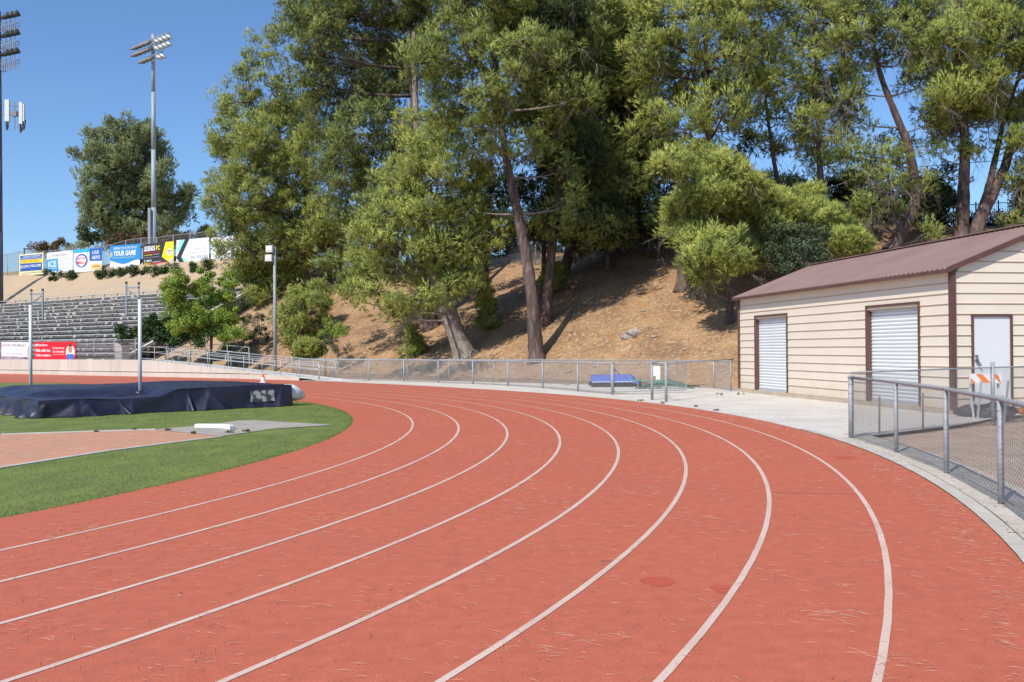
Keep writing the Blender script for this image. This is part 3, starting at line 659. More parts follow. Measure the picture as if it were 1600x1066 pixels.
def railing(name, label, s0, s1, d, step, hts, zf, loop=False, r=.022, group=None):
    n = max(1, round(abs(s1-s0)/step)); ss_ = [s0+(s1-s0)*i/n for i in range(n+1)]
    t = thing(name, label, 'railing', P(s0, d, zf(s0)), group)
    for q in ss_: MB().tube([P(q, d, zf(q)), P(q, d, zf(q)+hts[0])], r, 6).build('post', rail_m, t, True)
    for h in hts: MB().tube([P(q, d, zf(q)+h) for q in np.linspace(s0, s1, n*2+1)], r, 6).build('rail', rail_m, t, True)
    if loop:
        for q in (ss_[-1],):
            dr_ = 1 if s1 > s0 else -1
            MB().tube([P(q, d, zf(q)+hts[0]), P(q+dr_*.28, d, zf(q)+hts[0]-.03), P(q+dr_*.3, d, zf(q)+hts[1]+.03), P(q, d, zf(q)+hts[1])], r, 6).build('rail_loop', rail_m, t, True)
    return t
zr_ = lambda q: zw(q)-.03
railing('handrail', 'galvanised handrail along the track side of the descending ramp', 5, -15.5, .36, 2.1, (1.02, .62, .16), zr_)
railing('handrail', 'white grab rail on the ramp with a looped end near the tall light pole', 2, -15, .75, 2.6, (.86, .55), zr_, True)
railing('handrail', 'handrail on the hill side of the descending ramp', 4, -14.5, 2.2, 2.3, (1.02, .62), zr_, True)
railing('handrail', 'upper handrail beside the landing in front of the dark junipers', 8, -4, 3.1, 2.4, (1.15, .75), lambda q: 1.0 if q > 0 else zw(q)+.2)
# fence on the wall
wf = [P(q, .18, zw(q)) for q in np.arange(5.0, 92, 2.75)]
wf_ = fence('chain-link fence standing on the retaining wall in front of the bleachers', wf, 1.45, pr=.034, rr=.026, key='wall')
for h in (.5, .98): MB().tube([p+F((0, 0, h)) for p in wf[:6]], .022, 6).build('rail', galv, wf_, True)
MB().box(P(8.6, 1.3, 1.2)+F((0, 0, .62)), (1.0, .6, 1.25), TS).build('cabinet_body', mat('cabinet beige', (.50, .46, .45), rough=.7), thing('utility_cabinet', 'plain beige utility cabinet behind the wall fence right of the red banner', 'cabinet', P(8.6, 1.3, 1.2)))

# ------------------------------------------------------------------ printed banners
def colm(c): return flat('print %02d%02d%02d' % tuple(int(round(x*99)) for x in c), c)
WHT = (.78, .78, .78); NAVY = (.02, .10, .36); BLU = (.03, .25, .60); YEL = (.85, .68, .03); BLK = (.035, .035, .04); RED = (.70, .02, .03); CYA = (.25, .72, .72); GRY = (.35, .36, .38)
_F = {}
def text(parent, s, x, y, w, h, c, z=.02, shear=0.0, bold=.02):
    k = (s, bold, shear)
    if k not in _F:
        cu = bpy.data.curves.new('lettering', 'FONT'); cu.body = s; cu.size = 1; cu.offset = bold; cu.shear = shear; cu.resolution_u = 2; cu.fill_mode = 'FRONT'
        ob = bpy.data.objects.new('lettering', cu); COL.objects.link(ob)
        bpy.context.view_layer.update()
        me = bpy.data.meshes.new_from_object(ob.evaluated_get(bpy.context.evaluated_depsgraph_get()))
        bpy.data.objects.remove(ob); bpy.data.curves.remove(cu); me.name = 'lettering'
        a = np.zeros(len(me.vertices)*3); me.vertices.foreach_get('co', a); a = a.reshape(-1, 3)
        mn, mx_ = a.min(0), a.max(0); a[:, 0] = (a[:, 0]-mn[0])/(mx_[0]-mn[0]); a[:, 1] = (a[:, 1]-mn[1])/(mx_[1]-mn[1]); me.vertices.foreach_set('co', a.ravel()); _F[k] = me
    me = _F[k].copy(); me.materials.clear(); me.materials.append(colm(c))
    o = bpy.data.objects.new('lettering', me); COL.objects.link(o); o.parent = parent; o.location = (x, y, z); o.scale = (w, h, 1); return o
def shape(parent, pts, c, z, name='print'):
    me = bpy.data.meshes.new(name); me.from_pydata([(a, b, z) for a, b in pts], [], [tuple(range(len(pts)))]); me.materials.append(colm(c))
    o = bpy.data.objects.new(name, me); COL.objects.link(o); o.parent = parent; return o
def circ(cx, cy, rx, ry, n=20): return [(cx+rx*math.cos(2*math.pi*i/n), cy+ry*math.sin(2*math.pi*i/n)) for i in range(n)]
def banner(label, corners, p0, u, bgc, group, th=.03, name='banner'):
    (xl, tl, bl), (xr, tr_, br_) = corners
    TL, BL, TR, BR = PL(xl, tl, p0, u), PL(xl, bl, p0, u), PL(xr, tr_, p0, u), PL(xr, br_, p0, u)
    X = ((BR-BL)+(TR-TL))/2; W_ = X.length; X.normalize(); Y = ((TL-BL)+(TR-BR))/2; H_ = Y.length
    Y = (Y-X*Y.dot(X)).normalized(); Z = X.cross(Y)
    me = bpy.data.meshes.new(name); mb = MB()
    n = 12; mb.v = []
    for i in range(n+1):
        for j in (0, 1): mb.v.append((W_*i/n, H_*j, 0))
    for i in range(n+1):
        for j in (0, 1): mb.v.append((W_*i/n, H_*j, -th))
    k = 2*(n+1)
    for i in range(n):
        a = 2*i; mb.f += [(a, a+2, a+3, a+1), (k+a, k+a+1, k+a+3, k+a+2), (a, k+a, k+a+2, a+2), (a+1, a+3, k+a+3, k+a+1)]
    mb.f += [(0, 1, k+1, k), (2*n, k+2*n, k+2*n+1, 2*n+1)]
    o = link(name, mb.mesh(name), colm(bgc)); M_ = Matrix((X, Y, Z)).transposed().to_4x4(); M_.translation = BL; o.matrix_world = M_
    tag(o, label, 'banner', group); return o, W_, H_
BF0 = P(0, 21.4); GB = 'advertising banners on the upper fence'
u_ = TS
def bn(l, c, bgc): return banner(l, c, (BF0.x, BF0.y), (u_.x, u_.y), bgc, GB)
b, W, H = bn('yellow-bordered banner with blue field and a yellow text band, leftmost on the upper fence', ((30, 398.5, 431), (68.5, 394.5, 428.5)), (.78, .72, .38))
shape(b, [(.04*W, .19*H), (.93*W, .19*H), (.93*W, .94*H), (.04*W, .94*H)], NAVY, .01)
shape(b, [(.06*W, .57*H), (.93*W, .55*H), (.93*W, .73*H), (.06*W, .74*H)], YEL, .02); shape(b, [(.06*W, .81*H), (.93*W, .80*H), (.93*W, .785*H), (.06*W, .795*H)], WHT, .02)
shape(b, [(.06*W, .31*H), (.10*W, .31*H), (.10*W, .48*H), (.06*W, .48*H)], (.7, .55, .3), .02)
text(b, 'COLLEGE OF THE CANYONS', .17*W, .84*H, .7*W, .07*H, WHT); text(b, 'TAKE THE EARLY', .08*W, .60*H, .78*W, .11*H, (.35, .22, .06), .03); text(b, '& JOIN | WELCOME', .13*W, .33*H, .76*W, .15*H, WHT)
text(b, 'www.canyons.edu/EarlyCollege', .05*W, .06*H, .9*W, .09*H, GRY)
b, W, H = bn('white banner with a blue ICE square, second from the left on the upper fence', ((72.5, 394, 429), (113.5, 391, 424)), WHT)
shape(b, [(.03*W, .11*H), (.48*W, .13*H), (.44*W, .70*H), (.02*W, .68*H)], (.04, .33, .72), .01)
text(b, 'ICE', .08*W, .32*H, .31*W, .28*H, WHT); text(b, 'NOW OPEN IN VALENCIA', .2*W, .79*H, .6*W, .10*H, GRY, bold=0)
for k in range(5): text(b, ['ICE SKATING', 'PUBLIC SESSIONS', 'HOCKEY', 'LESSONS', 'PARTIES'][k], .54*W, (.63-.11*k)*H, (.38-.02*k)*W, .05*H, (.5, .5, .5), bold=0)
shape(b, [(.08*W, .25*H), (.4*W, .25*H), (.4*W, .27*H), (.08*W, .27*H)], WHT, .02)
b, W, H = bn('banner with a round red and blue sub shop logo and words A SUB ABOVE', ((115, 391, 426), (159, 387, 423)), WHT)
shape(b, [(0, .86*H), (.6*W, .86*H), (.6*W, H), (0, H)], (.03, .42, .62), .01); shape(b, [(.57*W, .46*H), (W, .43*H), (W, H), (.57*W, H)], (.02, .12, .42), .015)
shape(b, [(.62*W, .03*H), (W, .03*H), (W, .30*H), (.62*W, .34*H)], (.75, .60, .30), .015)
shape(b, circ(.29*W, .50*H, .22*W, .30*H), (.03, .08, .38), .02); shape(b, circ(.29*W, .50*H, .175*W, .235*H), WHT, .03)
text(b, "Jersey", .13*W, .53*H, .32*W, .15*H, RED, .04); text(b, "Mike's", .13*W, .34*H, .32*W, .16*H, RED, .04); text(b, 'SUBS', .23*W, .225*H, .12*W, .05*H, WHT, .04)
text(b, 'A SUB', .66*W, .74*H, .24*W, .16*H, WHT, .03); text(b, 'ABOVE', .66*W, .52*H, .28*W, .16*H, WHT, .03)
shape(b, circ(.82*W, .20*H, .15*W, .075*H), (.62, .33, .10), .02); shape(b, circ(.82*W, .17*H, .13*W, .03*H), (.65, .12, .05), .03); shape(b, circ(.82*W, .13*H, .13*W, .035*H), (.80, .62, .30), .035)
b, W, H = bn('blue YOUR GAME banner with a wavy white lower edge', ((172, 384, 421.5), (218.5, 381, 419)), (.02, .26, .62))
wv = [(W*i/16, H*(.25+.075*math.cos(2*math.pi*(i/16*1.05+.02)))) for i in range(17)]
shape(b, [(0, 0), (W, 0)]+[(x, y+.035*H) for x, y in reversed(wv)], (.80, .62, .35), .01); shape(b, [(0, 0), (W, 0)]+list(reversed(wv)), WHT, .02)
text(b, 'KEEPING YOU AT THE TOP OF', .12*W, .82*H, .78*W, .10*H, WHT, shear=.15); text(b, 'YOUR GAME', .12*W, .55*H, .75*W, .22*H, WHT, bold=.04, shear=.1); text(b, 'Primary and specialty care in Santa Clarita', .1*W, .45*H, .74*W, .05*H, YEL)
shape(b, [(0, .52*H), (.08*W, .52*H), (.08*W, .74*H), (0, .74*H)], (.45, .42, .28), .01); shape(b, [(.67*W, .06*H), (.80*W, .06*H), (.80*W, .16*H), (.67*W, .16*H)], (.15, .45, .75), .03)
text(b, 'Henry Mayo', .08*W, .05*H, .33*W, .06*H, (.5, .55, .6), .03, bold=0)
b, W, H = bn('black LEGENDS FC banner with a crest in its yellow corner', ((223.5, 382, 418), (271.5, 377, 414)), BLK)
shape(b, [(.74*W, H), (W, H), (W, .06*H), (.88*W, .10*H), (.62*W, .38*H)], YEL, .01); text(b, 'LEGENDS', .04*W, .68*H, .37*W, .22*H, WHT, bold=.04); text(b, 'FC', .44*W, .69*H, .12*W, .20*H, YEL, bold=.04)
shape(b, circ(.87*W, .56*H, .085*W, .15*H), WHT, .02); shape(b, circ(.87*W, .54*H, .055*W, .10*H), (.6, .5, .45), .03); shape(b, [(.80*W, .64*H), (.94*W, .64*H), (.94*W, .60*H), (.80*W, .60*H)], (.3, .25, .3), .035)
shape(b, [(.87*W, .03*H), (.98*W, .03*H), (.98*W, .28*H), (.87*W, .28*H)], (.5, .52, .55), .03)
text(b, 'WWW.LEGENDSFC.NET', .04*W, .585*H, .52*W, .05*H, RED); text(b, 'ACADEMY', .04*W, .49*H, .28*W, .045*H, YEL); text(b, '*****', .35*W, .49*H, .2*W, .045*H, WHT)
shape(b, [(.03*W, .40*H), (.55*W, .41*H), (.55*W, .42*H), (.03*W, .41*H)], (.5, .5, .5), .02)
text(b, 'ST. SIMON', .04*W, .21*H, .25*W, .10*H, WHT); text(b, 'PAINTING', .05*W, .09*H, .22*W, .09*H, YEL); shape(b, [(.32*W, .18*H), (.6*W, .20*H), (.6*W, .215*H), (.32*W, .20*H)], WHT, .02); shape(b, [(.32*W, .09*H), (.8*W, .12*H), (.8*W, .17*H), (.32*W, .14*H)], RED, .02)
b, W, H = bn('white banner with turquoise and dark chevrons and a phone number, second from the right', ((275.5, 375, 415), (326.5, 371, 411)), WHT)
shape(b, [(.14*W, H), (.27*W, H), (.10*W, .47*H), (.02*W, .60*H)], CYA, .01); shape(b, [(.27*W, H), (.40*W, H), (.155*W, .33*H), (.29*W, .01*H), (.15*W, .01*H), (.0*W, .30*H)], BLK, .02)
shape(b, [(.30*W, .015*H), (.98*W, .015*H), (.98*W, .12*H), (.33*W, .13*H), (.20*W, .34*H), (.155*W, .30*H)], CYA, .01)
text(b, 'Main St.', .55*W, .56*H, .38*W, .10*H, (.55, .57, .6), bold=0); text(b, 'ORTHODONTICS', .45*W, .43*H, .5*W, .06*H, (.55, .57, .6), bold=0); text(b, '661-253-2345', .46*W, .23*H, .50*W, .12*H, GRY, bold=.01)
b, W, H = bn('plain white banner partly hidden by the pine, right of the chevron banner', ((329.5, 370.5, 410), (379, 367, 405)), WHT)
shape(b, [(.1*W, .12*H), (.9*W, .12*H), (.9*W, .16*H), (.1*W, .16*H)], (.5, .55, .6), .01)
b, W, H = bn('blue and yellow banner glimpsed through the branches of the left pine', ((462, 366, 398), (512, 363, 394)), (.78, .78, .75))
shape(b, [(.0, .0), (W, .0), (W, .4*H), (0, .4*H)], (.78, .58, .05), .01); shape(b, [(.35*W, .05*H), (W, .05*H), (W, .75*H), (.35*W, .75*H)], (.03, .16, .5), .02)
# two banners on the wall fence
WB = P(0, .07); 
b, W, H = banner('white plumbing banner with a purple edge, at the far left of the wall fence', ((-14, 533, 561), (48.5, 534.5, 562)), (WB.x, WB.y), (u_.x, u_.y), (.20, .12, .22), 'banners on the wall fence')
shape(b, [(.27*W, .17*H), (.97*W, .17*H), (.97*W, .98*H), (.27*W, .98*H)], WHT, .01); text(b, 'JOHN MURRAY', .28*W, .68*H, .62*W, .2*H, (.16, .10, .16), bold=.0); text(b, 'P L U M B I N G', .48*W, .50*H, .42*W, .10*H, (.5, .5, .5), bold=0)
text(b, '(661) 251-JOHN', .40*W, .25*H, .40*W, .14*H, (.3, .3, .3), bold=0); text(b, 'PLUMBING & SEPTIC', .28*W, .02*H, .56*W, .12*H, WHT, bold=.0); shape(b, circ(.17*W, .5*H, .07*W, .3*H), WHT, .01); shape(b, circ(.17*W, .55*H, .05*W, .2*H), (.20, .12, .22), .02)
shape(b, [(.91*W, .1*H), (W, .1*H), (W, .55*H), (.91*W, .55*H)], (.5, .45, .38), .02); shape(b, [(.93*W, .55*H), (W, .55*H), (W, .9*H), (.95*W, .85*H)], (.15, .15, .18), .025)
b, W, H = banner('red insurance banner with white lettering and a portrait, hung on the wall fence', ((54, 534.5, 562), (118, 534, 563)), (WB.x, WB.y), (u_.x, u_.y), (.72, .015, .03), 'banners on the wall fence')
text(b, 'StateFarm', .09*W, .76*H, .24*W, .13*H, WHT); shape(b, circ(.055*W, .82*H, .03*W, .06*H), WHT, .02); text(b, 'Ride with the', .04*W, .44*H, .36*W, .17*H, WHT, bold=.03); text(b, 'right coverage', .04*W, .14*H, .37*W, .19*H, WHT, bold=.03)
text(b, 'Enrique Borja', .46*W, .58*H, .28*W, .13*H, WHT); text(b, '661-294-4052', .46*W, .40*H, .28*W, .11*H, WHT); shape(b, [(.46*W, .29*H), (.74*W, .29*H), (.74*W, .32*H), (.46*W, .32*H)], (.7, .4, .4), .02)
shape(b, circ(.88*W, .42*H, .105*W, .40*H), WHT, .01); shape(b, circ(.88*W, .60*H, .045*W, .22*H), (.48, .25, .15), .02); shape(b, circ(.88*W, .80*H, .045*W, .06*H), (.06, .035, .02), .03)
shape(b, [(.79*W, .06*H), (.97*W, .04*H), (.97*W, .28*H), (.93*W, .36*H), (.88*W, .30*H), (.83*W, .36*H), (.79*W, .26*H)], (.06, .16, .50), .025)

# ------------------------------------------------------------------ banner fence along the top of the bank
def BP(s, dz=0): q = P(s, 21.75); return F((q.x, q.y, T(q.x, q.y)+dz))
bfp = [BP(s_) for s_ in np.arange(-34, 92, 3.0)]
fence('tall chain-link fence carrying the banners along the top of the bank', bfp, 2.7, pr=.04, rr=.03, key='top', cat='fence', rail2=True)

# ------------------------------------------------------------------ bleachers
blr = thing('bleachers', 'weathered bleachers of long bench planks on concrete steps set into the bank', 'bleachers', P(TS.length*20, 1.5, 1.2))
stepm = mat('shade-dark bleacher concrete', (.13, .125, .12), (.50, .47, .43), 1.6, .9, coord='World', thr=(.60, .64), detail=1); plank_m = mat('weathered plank', (.62, .62, .60), (.50, .50, .49), 1.5, .7, coord='World', stretch=(1, 1, 8)); dark_f = mat('dark footboard', (.10, .10, .105), (.07, .07, .07), 2, .8, coord='World')  # step colour: dark tone paints the planks' shade, pale patches the sunlit concrete
NR = 16; TD = .85; RH = .405; BL0 = 10.0; BL1 = 66.0; D0 = 1.9
def BQ(s, d, z): return P(s, d, z)
nseg = 9; SEG = (BL1-BL0)/nseg
seat_me = None
for r_ in range(NR):
    d = D0+r_*TD; z = 1.25+r_*RH
    q0, q1 = P(BL0, 0), P(BL1, 0)
    MB().box(P((BL0+BL1)/2, d+TD/2+.1, z-.3), (BL1-BL0, TD+.2, .6), TS).build('concrete_step', stepm, blr)
    off = (r_*1.37) % 2.3
    for k in range(nseg):
        s0 = BL0+k*SEG+.04+(off if k else 0); s1 = BL0+(k+1)*SEG-.04+(off if k < nseg-1 else 0)
        if s1 > BL1: s1 = BL1
        ln = s1-s0
        c = P(s0+ln/2, d+.50, z+.40)
        if seat_me is None: seat_me = MB().box((0, 0, 0), (1, .30, .05)).mesh('seat_plank'); seat_me.materials.append(plank_m)
        o = link('seat_plank', seat_me, None, blr, c-wloc(blr)); o.rotation_euler = (0, 0, math.atan2(TS.y, TS.x)); o.scale = (ln, 1, 1)
mb = MB(); mf = MB()
for r_ in range(NR):
    d = D0+r_*TD; z = 1.25+r_*RH
    for s_ in np.arange(BL0+.3+(r_*.7) % 1.2, BL1, 2.3):
        mb.box(P(s_, d+.5, z+.19), (.05, .06, .38), TS); mb.box(P(s_, d+.5, z+.36), (.06, .30, .04), TS)
    rnd = random.Random(r_)
    s_ = BL0
    while s_ < BL1-3:
        ln = rnd.uniform(2, 4.2); 
        if rnd.random() < .9: mf.box(P(s_+ln/2, d+.16, z+.05), (ln, .24, .04), TS)
        s_ += ln+rnd.uniform(.1, 1.2)
mb.build('seat_brackets', flat('bracket steel', (.16, .16, .17)), blr, kind='stuff'); mf.build('footboards', dark_f, blr, kind='stuff')
MB().box(P(BL0-.2, D0+NR*TD/2, 1.25+NR*RH/2-.1), (.3, NR*TD+.8, .25), TS, v=(NS.x*TD, NS.y*TD, RH)).build('side_kerb', conc_pale, blr)
ztop = 1.25+NR*RH
railing('rear_railing', 'thin railing behind the top row of the bleachers', BL0-1, BL1, D0+NR*TD+.5, 3.1, (1.05, .55), lambda q: ztop-.3, r=.02)

# ------------------------------------------------------------------ lamp poles and towers
lp = G(430, 588); lt = A(430, 386, lp.y).z
lo = thing('light_pole', 'tall grey light pole with two square floodlights by the foot of the ramp', 'light pole', lp)
MB().tube([lp, lp+F((0, 0, lt))], [.135, .10], 14).build('pole', galv, lo, True)
MB().box(lp+F((0, 0, .12)), (.5, .5, .24)).build('base', conc_pale, lo)
for i, zz in enumerate((lt-.15, lt-.78)):
    fl_ = MB(); c_ = lp+F((-.28-.05*i, -.05, zz)); fl_.box(c_, (.52, .40, .46), u=(1, -.3, 0)); h_ = fl_.build('floodlight', flat('lamp grey', (.62, .62, .60)), lo)
    MB().box(c_+F((-.05, -.20, .02)), (.36, .03, .30), u=(1, -.3, 0)).build('lens', flat('lamp lens', (.75, .77, .78), .2), h_)
    MB().tube([lp+F((.05, 0, zz)), c_], .03, 6).build('arm', flat('lamp arm', (.1, .1, .11)), h_)

def tower(px, D, ztop_y, wpx, label):
    p = A(px, 400, D); p.z = T(p.x, p.y)-.3; zt = A(px, ztop_y, D).z; t = thing('floodlight_tower', label, 'floodlight tower', p)
    r = wpx*D/FPX/2
    n = 4
    for i in range(n): 
        z0, z1 = p.z+(zt-p.z)*i/n, p.z+(zt-p.z)*(i+1)/n
        MB().tube([(p.x, p.y, z0), (p.x, p.y, z1+.3)], [r*(1.15-.11*i), r*(1.06-.11*i)], 14).build('pole_section', tower_m, t, True)
    return t, p, zt, r
tw_, p_, zt_, r_ = tower(240.5, 118, 58, 7.2, 'pale grey floodlight tower rising in front of the dark round pine, with three lamp bars')
tw_.data if False else None
k = 118/FPX
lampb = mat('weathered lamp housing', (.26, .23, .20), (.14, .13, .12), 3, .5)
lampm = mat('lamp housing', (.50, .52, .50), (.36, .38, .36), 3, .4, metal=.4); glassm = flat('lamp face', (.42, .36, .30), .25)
xu = Vector((.96, -.28, .0)).normalized(); yu = Vector((-xu.y, xu.x, 0))
for (zz, xa, xb, nl) in ((63, -24, 34, 8), (74, -24, 34, 8), (89, -10, 22, 5)):
    c = F((p_.x, p_.y, A(240, zz, 118).z)); xa *= k*1.02; xb *= k*1.02
    ax = Vector((xu.x, xu.y, .24)).normalized()
    bar = MB().tube([c+ax*xa-yu*.35, c+ax*xb-yu*.35], .07, 6).build('crossarm', galv, tw_, True)
    for i in range(nl):
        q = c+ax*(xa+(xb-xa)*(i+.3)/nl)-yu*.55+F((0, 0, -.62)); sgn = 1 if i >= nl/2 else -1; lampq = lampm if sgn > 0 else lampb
        o = MB().tube([q+F((0, 0, .55)), q+F((0, 0, .2))], .04, 5).tube([q+F((-.05*sgn, .1, .32)), q+F((.25*sgn, -.05, .1)), q+F((.85*sgn, -.35, -.22))], [.16, .30, .10], 10).build('lamp', lampq, tw_, True)
MB().box(F((p_.x-.35, p_.y-.5, A(233, 345, 118).z-1)), (.3, .3, 5.0)).build('conduit_box', galv, tw_)
tw2, p2, zt2, r2_ = tower(-2.5, 112, 22, 12, 'dark floodlight tower at the left edge with lamp cages and phone antennas')
k2 = 112/FPX; drk = mat('tower purple-grey', (.10, .09, .14), (.07, .065, .10), 2, .6, coord='World')
for ch in tw2.children: ch.data.materials.clear(); ch.data.materials.append(drk)
dl = flat('dark lamp', (.05, .055, .05))
for zz in (33, 62, 91):
    c0 = A(2, zz+8, 112); c1 = A(27, zz, 112)
    cg = MB(); hh = 13*k2
    for yy in (-.5, .5):
        for hz in (-hh, -hh*.45, 0): cg.tube([c0+F((-2, yy, hz-.3)), c1+F((0, yy, hz))], .035, 4)
        for i in range(9): q = c0.lerp(c1, i/8)+F((0, yy, 0)); cg.tube([q, q+F((0, 0, -hh))], .03, 4)
    cg.build('lamp_cage', flat('cage grey', (.35, .33, .33)), tw2)
    for i in range(3): q = A(9+i*7, zz-8-1.5*i, 112); MB().tube([q+F((-.5, 0, -.3)), q+F((.45, 0, .1))], [.18, .42], 8).tube([q, q+F((.05, 0, -1.0))], .03, 4).build('lamp', dl, tw2, True)
pan = mat('antenna panel', (.62, .66, .62), rough=.5)
for (x0, y0, y1, wd_) in ((11.5, 156, 190, 7), (33, 160, 194, 5), (37.5, 163, 190, 2)):
    a_ = A(x0, y0, 112); b_ = A(x0, y1, 112); MB().box((a_+b_)/2, (wd_*k2, .3, (a_-b_).length)).build('antenna_panel', pan, tw2)
    MB().tube([b_+F((-.1, 0, 0)), b_+F((-.05, 0, -1.0))], .14, 6).tube([b_+F((.15, .1, .2)), b_+F((.1, 0, -.8))], .05, 5).build('antenna_cable', dl, tw2)
MB().tube([A(-1, 163, 112), A(36, 167, 112)], .06, 5).tube([A(-1, 178, 112), A(36, 180, 112)], .08, 5).tube([A(23, 160, 112), A(23, 203, 112)], .05, 5).box(A(23, 178, 112), (.6, .5, .6)).build('antenna_mount', flat('mount grey', (.22, .23, .24)), tw2)
# street lamps beyond the fence
for (x, y0, y1, lab) in ((38, 389, 402, 'small street lamp left of the yellow and blue banner, beyond the upper fence'), (304, 373, 384, 'small street lamp above the chevron banner, beyond the upper fence')):
    a_ = A(x, y0, 135); b_ = F((a_.x, a_.y, T(a_.x, a_.y))); st = thing('street_lamp', lab, 'street lamp', b_)
    MB().tube([b_, a_], .11, 6).build('pole', dl, st); MB().box(a_+F((.42, 0, -.02)), (.95, .3, .16), u=(1, 0, -.08)).build('lamp_head', dl, st)
# building corner beyond the bank
hb_ = A(44, 425, 140); wb = thing('far_wall', 'pinkish wall and white drum glimpsed under the leftmost banner', 'wall', F((hb_.x, hb_.y, T(hb_.x, hb_.y))))
MB().box(A(48, 436, 132), (3.0, .3, 2.2)).build('wall', flat('pink wall', (.42, .27, .22)), wb)
MB().tube([A(37, 444, 131), A(37, 430, 131)], .3, 12).build('drum', flat('white drum', (.6, .6, .6)), wb, True)
# ------------------------------------------------------------------ vegetation
def leafmat(name, a, b, scale=.9, tr=.13, c3=None):
    m = _leafmat(name, a, b, scale, tr, c3); t = m.node_tree
    if 'puff' not in t.nodes:
        at = t.nodes.new('ShaderNodeAttribute'); at.name = 'puff'; at.attribute_name = 'puff'
        gn = t.nodes.new('ShaderNodeNewGeometry'); v1 = t.nodes.new('ShaderNodeVectorMath'); v1.operation = 'SCALE'; v1.inputs['Scale'].default_value = .9; t.links.new(gn.outputs['Normal'], v1.inputs[0])
        v2 = t.nodes.new('ShaderNodeVectorMath'); v2.operation = 'ADD'; t.links.new(at.outputs['Vector'], v2.inputs[0]); t.links.new(v1.outputs[0], v2.inputs[1])
        v3 = t.nodes.new('ShaderNodeVectorMath'); v3.operation = 'NORMALIZE'; t.links.new(v2.outputs[0], v3.inputs[0]); t.links.new(v3.outputs[0], t.nodes['Principled BSDF'].inputs['Normal'])
    return m
def _leafmat(name, a, b, scale, tr, c3):
    return mat(name, a, b, scale, .55, coord='World', trans=tr, detail=4, spec=.25, thr=(.38, .62), c3=c3, s3=3.5, f3=.6)
pine = leafmat('pine needles', (.37, .41, .095), (.19, .235, .055))
pine_y = leafmat('bright pine needles', (.46, .49, .11), (.25, .30, .068))
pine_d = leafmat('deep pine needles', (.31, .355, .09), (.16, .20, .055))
pine_bg = leafmat('shaded pine needles', (.06, .085, .022), (.04, .06, .018))  # shade of the grove put into a darker needle colour
broad = leafmat('grey-green leaves', (.11, .15, .075), (.07, .10, .045), 2)
lime = leafmat('fresh green leaves', (.40, .52, .09), (.27, .40, .07), 1.5, .35)
juni = leafmat('dark juniper', (.06, .13, .03), (.03, .07, .02), 1.5)
redtip = leafmat('red-tipped hedge', (.13, .15, .05), (.24, .095, .055), 1.2, c3=(.10, .12, .045))
farpine = leafmat('far pine needles', (.33, .38, .16), (.19, .235, .095), .35)
hedge = leafmat('dark shaded hedge leaves', (.03, .042, .016), (.018, .025, .011), 2)  # dark leaves, blackened further to paint in the hilltop shade
dryb = leafmat('dry grey brush', (.34, .29, .22), (.22, .18, .14), 2)
bark = mat('pine bark', (.135, .09, .075), (.065, .042, .036), 2.2, .95, .06, 5, c3=(.24, .19, .17), s3=7, f3=.8, coord='World', stretch=(1, 1, .22))
bark_g = mat('grey pine bark', (.30, .25, .21), (.17, .13, .105), 2.5, .95, .07, 6, c3=(.40, .36, .32), s3=9, f3=.8, coord='World', stretch=(1, 1, .35))
twig_m = mat('bare twigs', (.28, .235, .21), (.16, .13, .115), 3, .9, coord='World')

def unit(n, R_): v = R_.normal(size=(n, 3)); return v/np.linalg.norm(v, axis=1, keepdims=True)
def foliage(clumps, shoots, needles, ln, wd, up, R_, flat_=.95, aspread=.4):
    """clumps: (n,4) x y z r -> triangle soup of needle bundles on shoots"""
    n = len(clumps); c = np.repeat(clumps, shoots, axis=0); m = len(c)
    d = unit(m, R_); d[:, 2] += .25; d /= np.linalg.norm(d, axis=1, keepdims=True)
    u = R_.uniform(.15, 1.35, (m, 1))**.6
    p = c[:, :3]+d*c[:, 3:4]*u*np.array([1, 1, flat_])
    upc = np.repeat(R_.uniform(-.35, 1.3, (n, 1)), shoots, axis=0)*up; ax = d+np.concatenate([np.zeros((m, 2)), upc], 1)+R_.normal(size=(m, 3))*aspread; ax /= np.linalg.norm(ax, axis=1, keepdims=True)
    P_ = np.repeat(p, needles, axis=0); AX = np.repeat(ax, needles, axis=0); q = len(P_)
    base = P_+AX*R_.uniform(-.02, 1.1, (q, 1))*ln
    nd = AX*1.1+unit(q, R_)*.72; nd /= np.linalg.norm(nd, axis=1, keepdims=True)
    L_ = ln*R_.uniform(.7, 1.25, (q, 1)); side = np.cross(nd, unit(q, R_)); side /= (np.linalg.norm(side, axis=1, keepdims=True)+1e-9); side *= wd*.5
    v = np.empty((q, 3, 3)); v[:, 0] = base-side; v[:, 1] = base+side; v[:, 2] = base+nd*L_
    nn = np.repeat(d*.9+c[:, 4:7]*.6, needles, axis=0)+unit(q, R_)*.45; nn /= np.linalg.norm(nn, axis=1, keepdims=True)
    return v.reshape(-1, 3), nn
def leaves(clumps, count, sz, R_, flat_=.85):
    c = np.repeat(clumps, count, axis=0); m = len(c); d = unit(m, R_); u = R_.uniform(.1, 1.4, (m, 1))**.6
    p = c[:, :3]+d*c[:, 3:4]*u*np.array([1, 1, flat_]); a = unit(m, R_)*sz*R_.uniform(.6, 1.2, (m, 1)); b = np.cross(a, unit(m, R_)); b /= (np.linalg.norm(b, axis=1, keepdims=True)+1e-9); b *= sz*.35
    v = np.empty((m, 3, 3)); v[:, 0] = p-b; v[:, 1] = p+b; v[:, 2] = p+a
    nn = d*.45+unit(m, R_)*.8+np.array([0, 0, .25]); nn /= np.linalg.norm(nn, axis=1, keepdims=True)
    return v.reshape(-1, 3), nn
NTRI = [0]
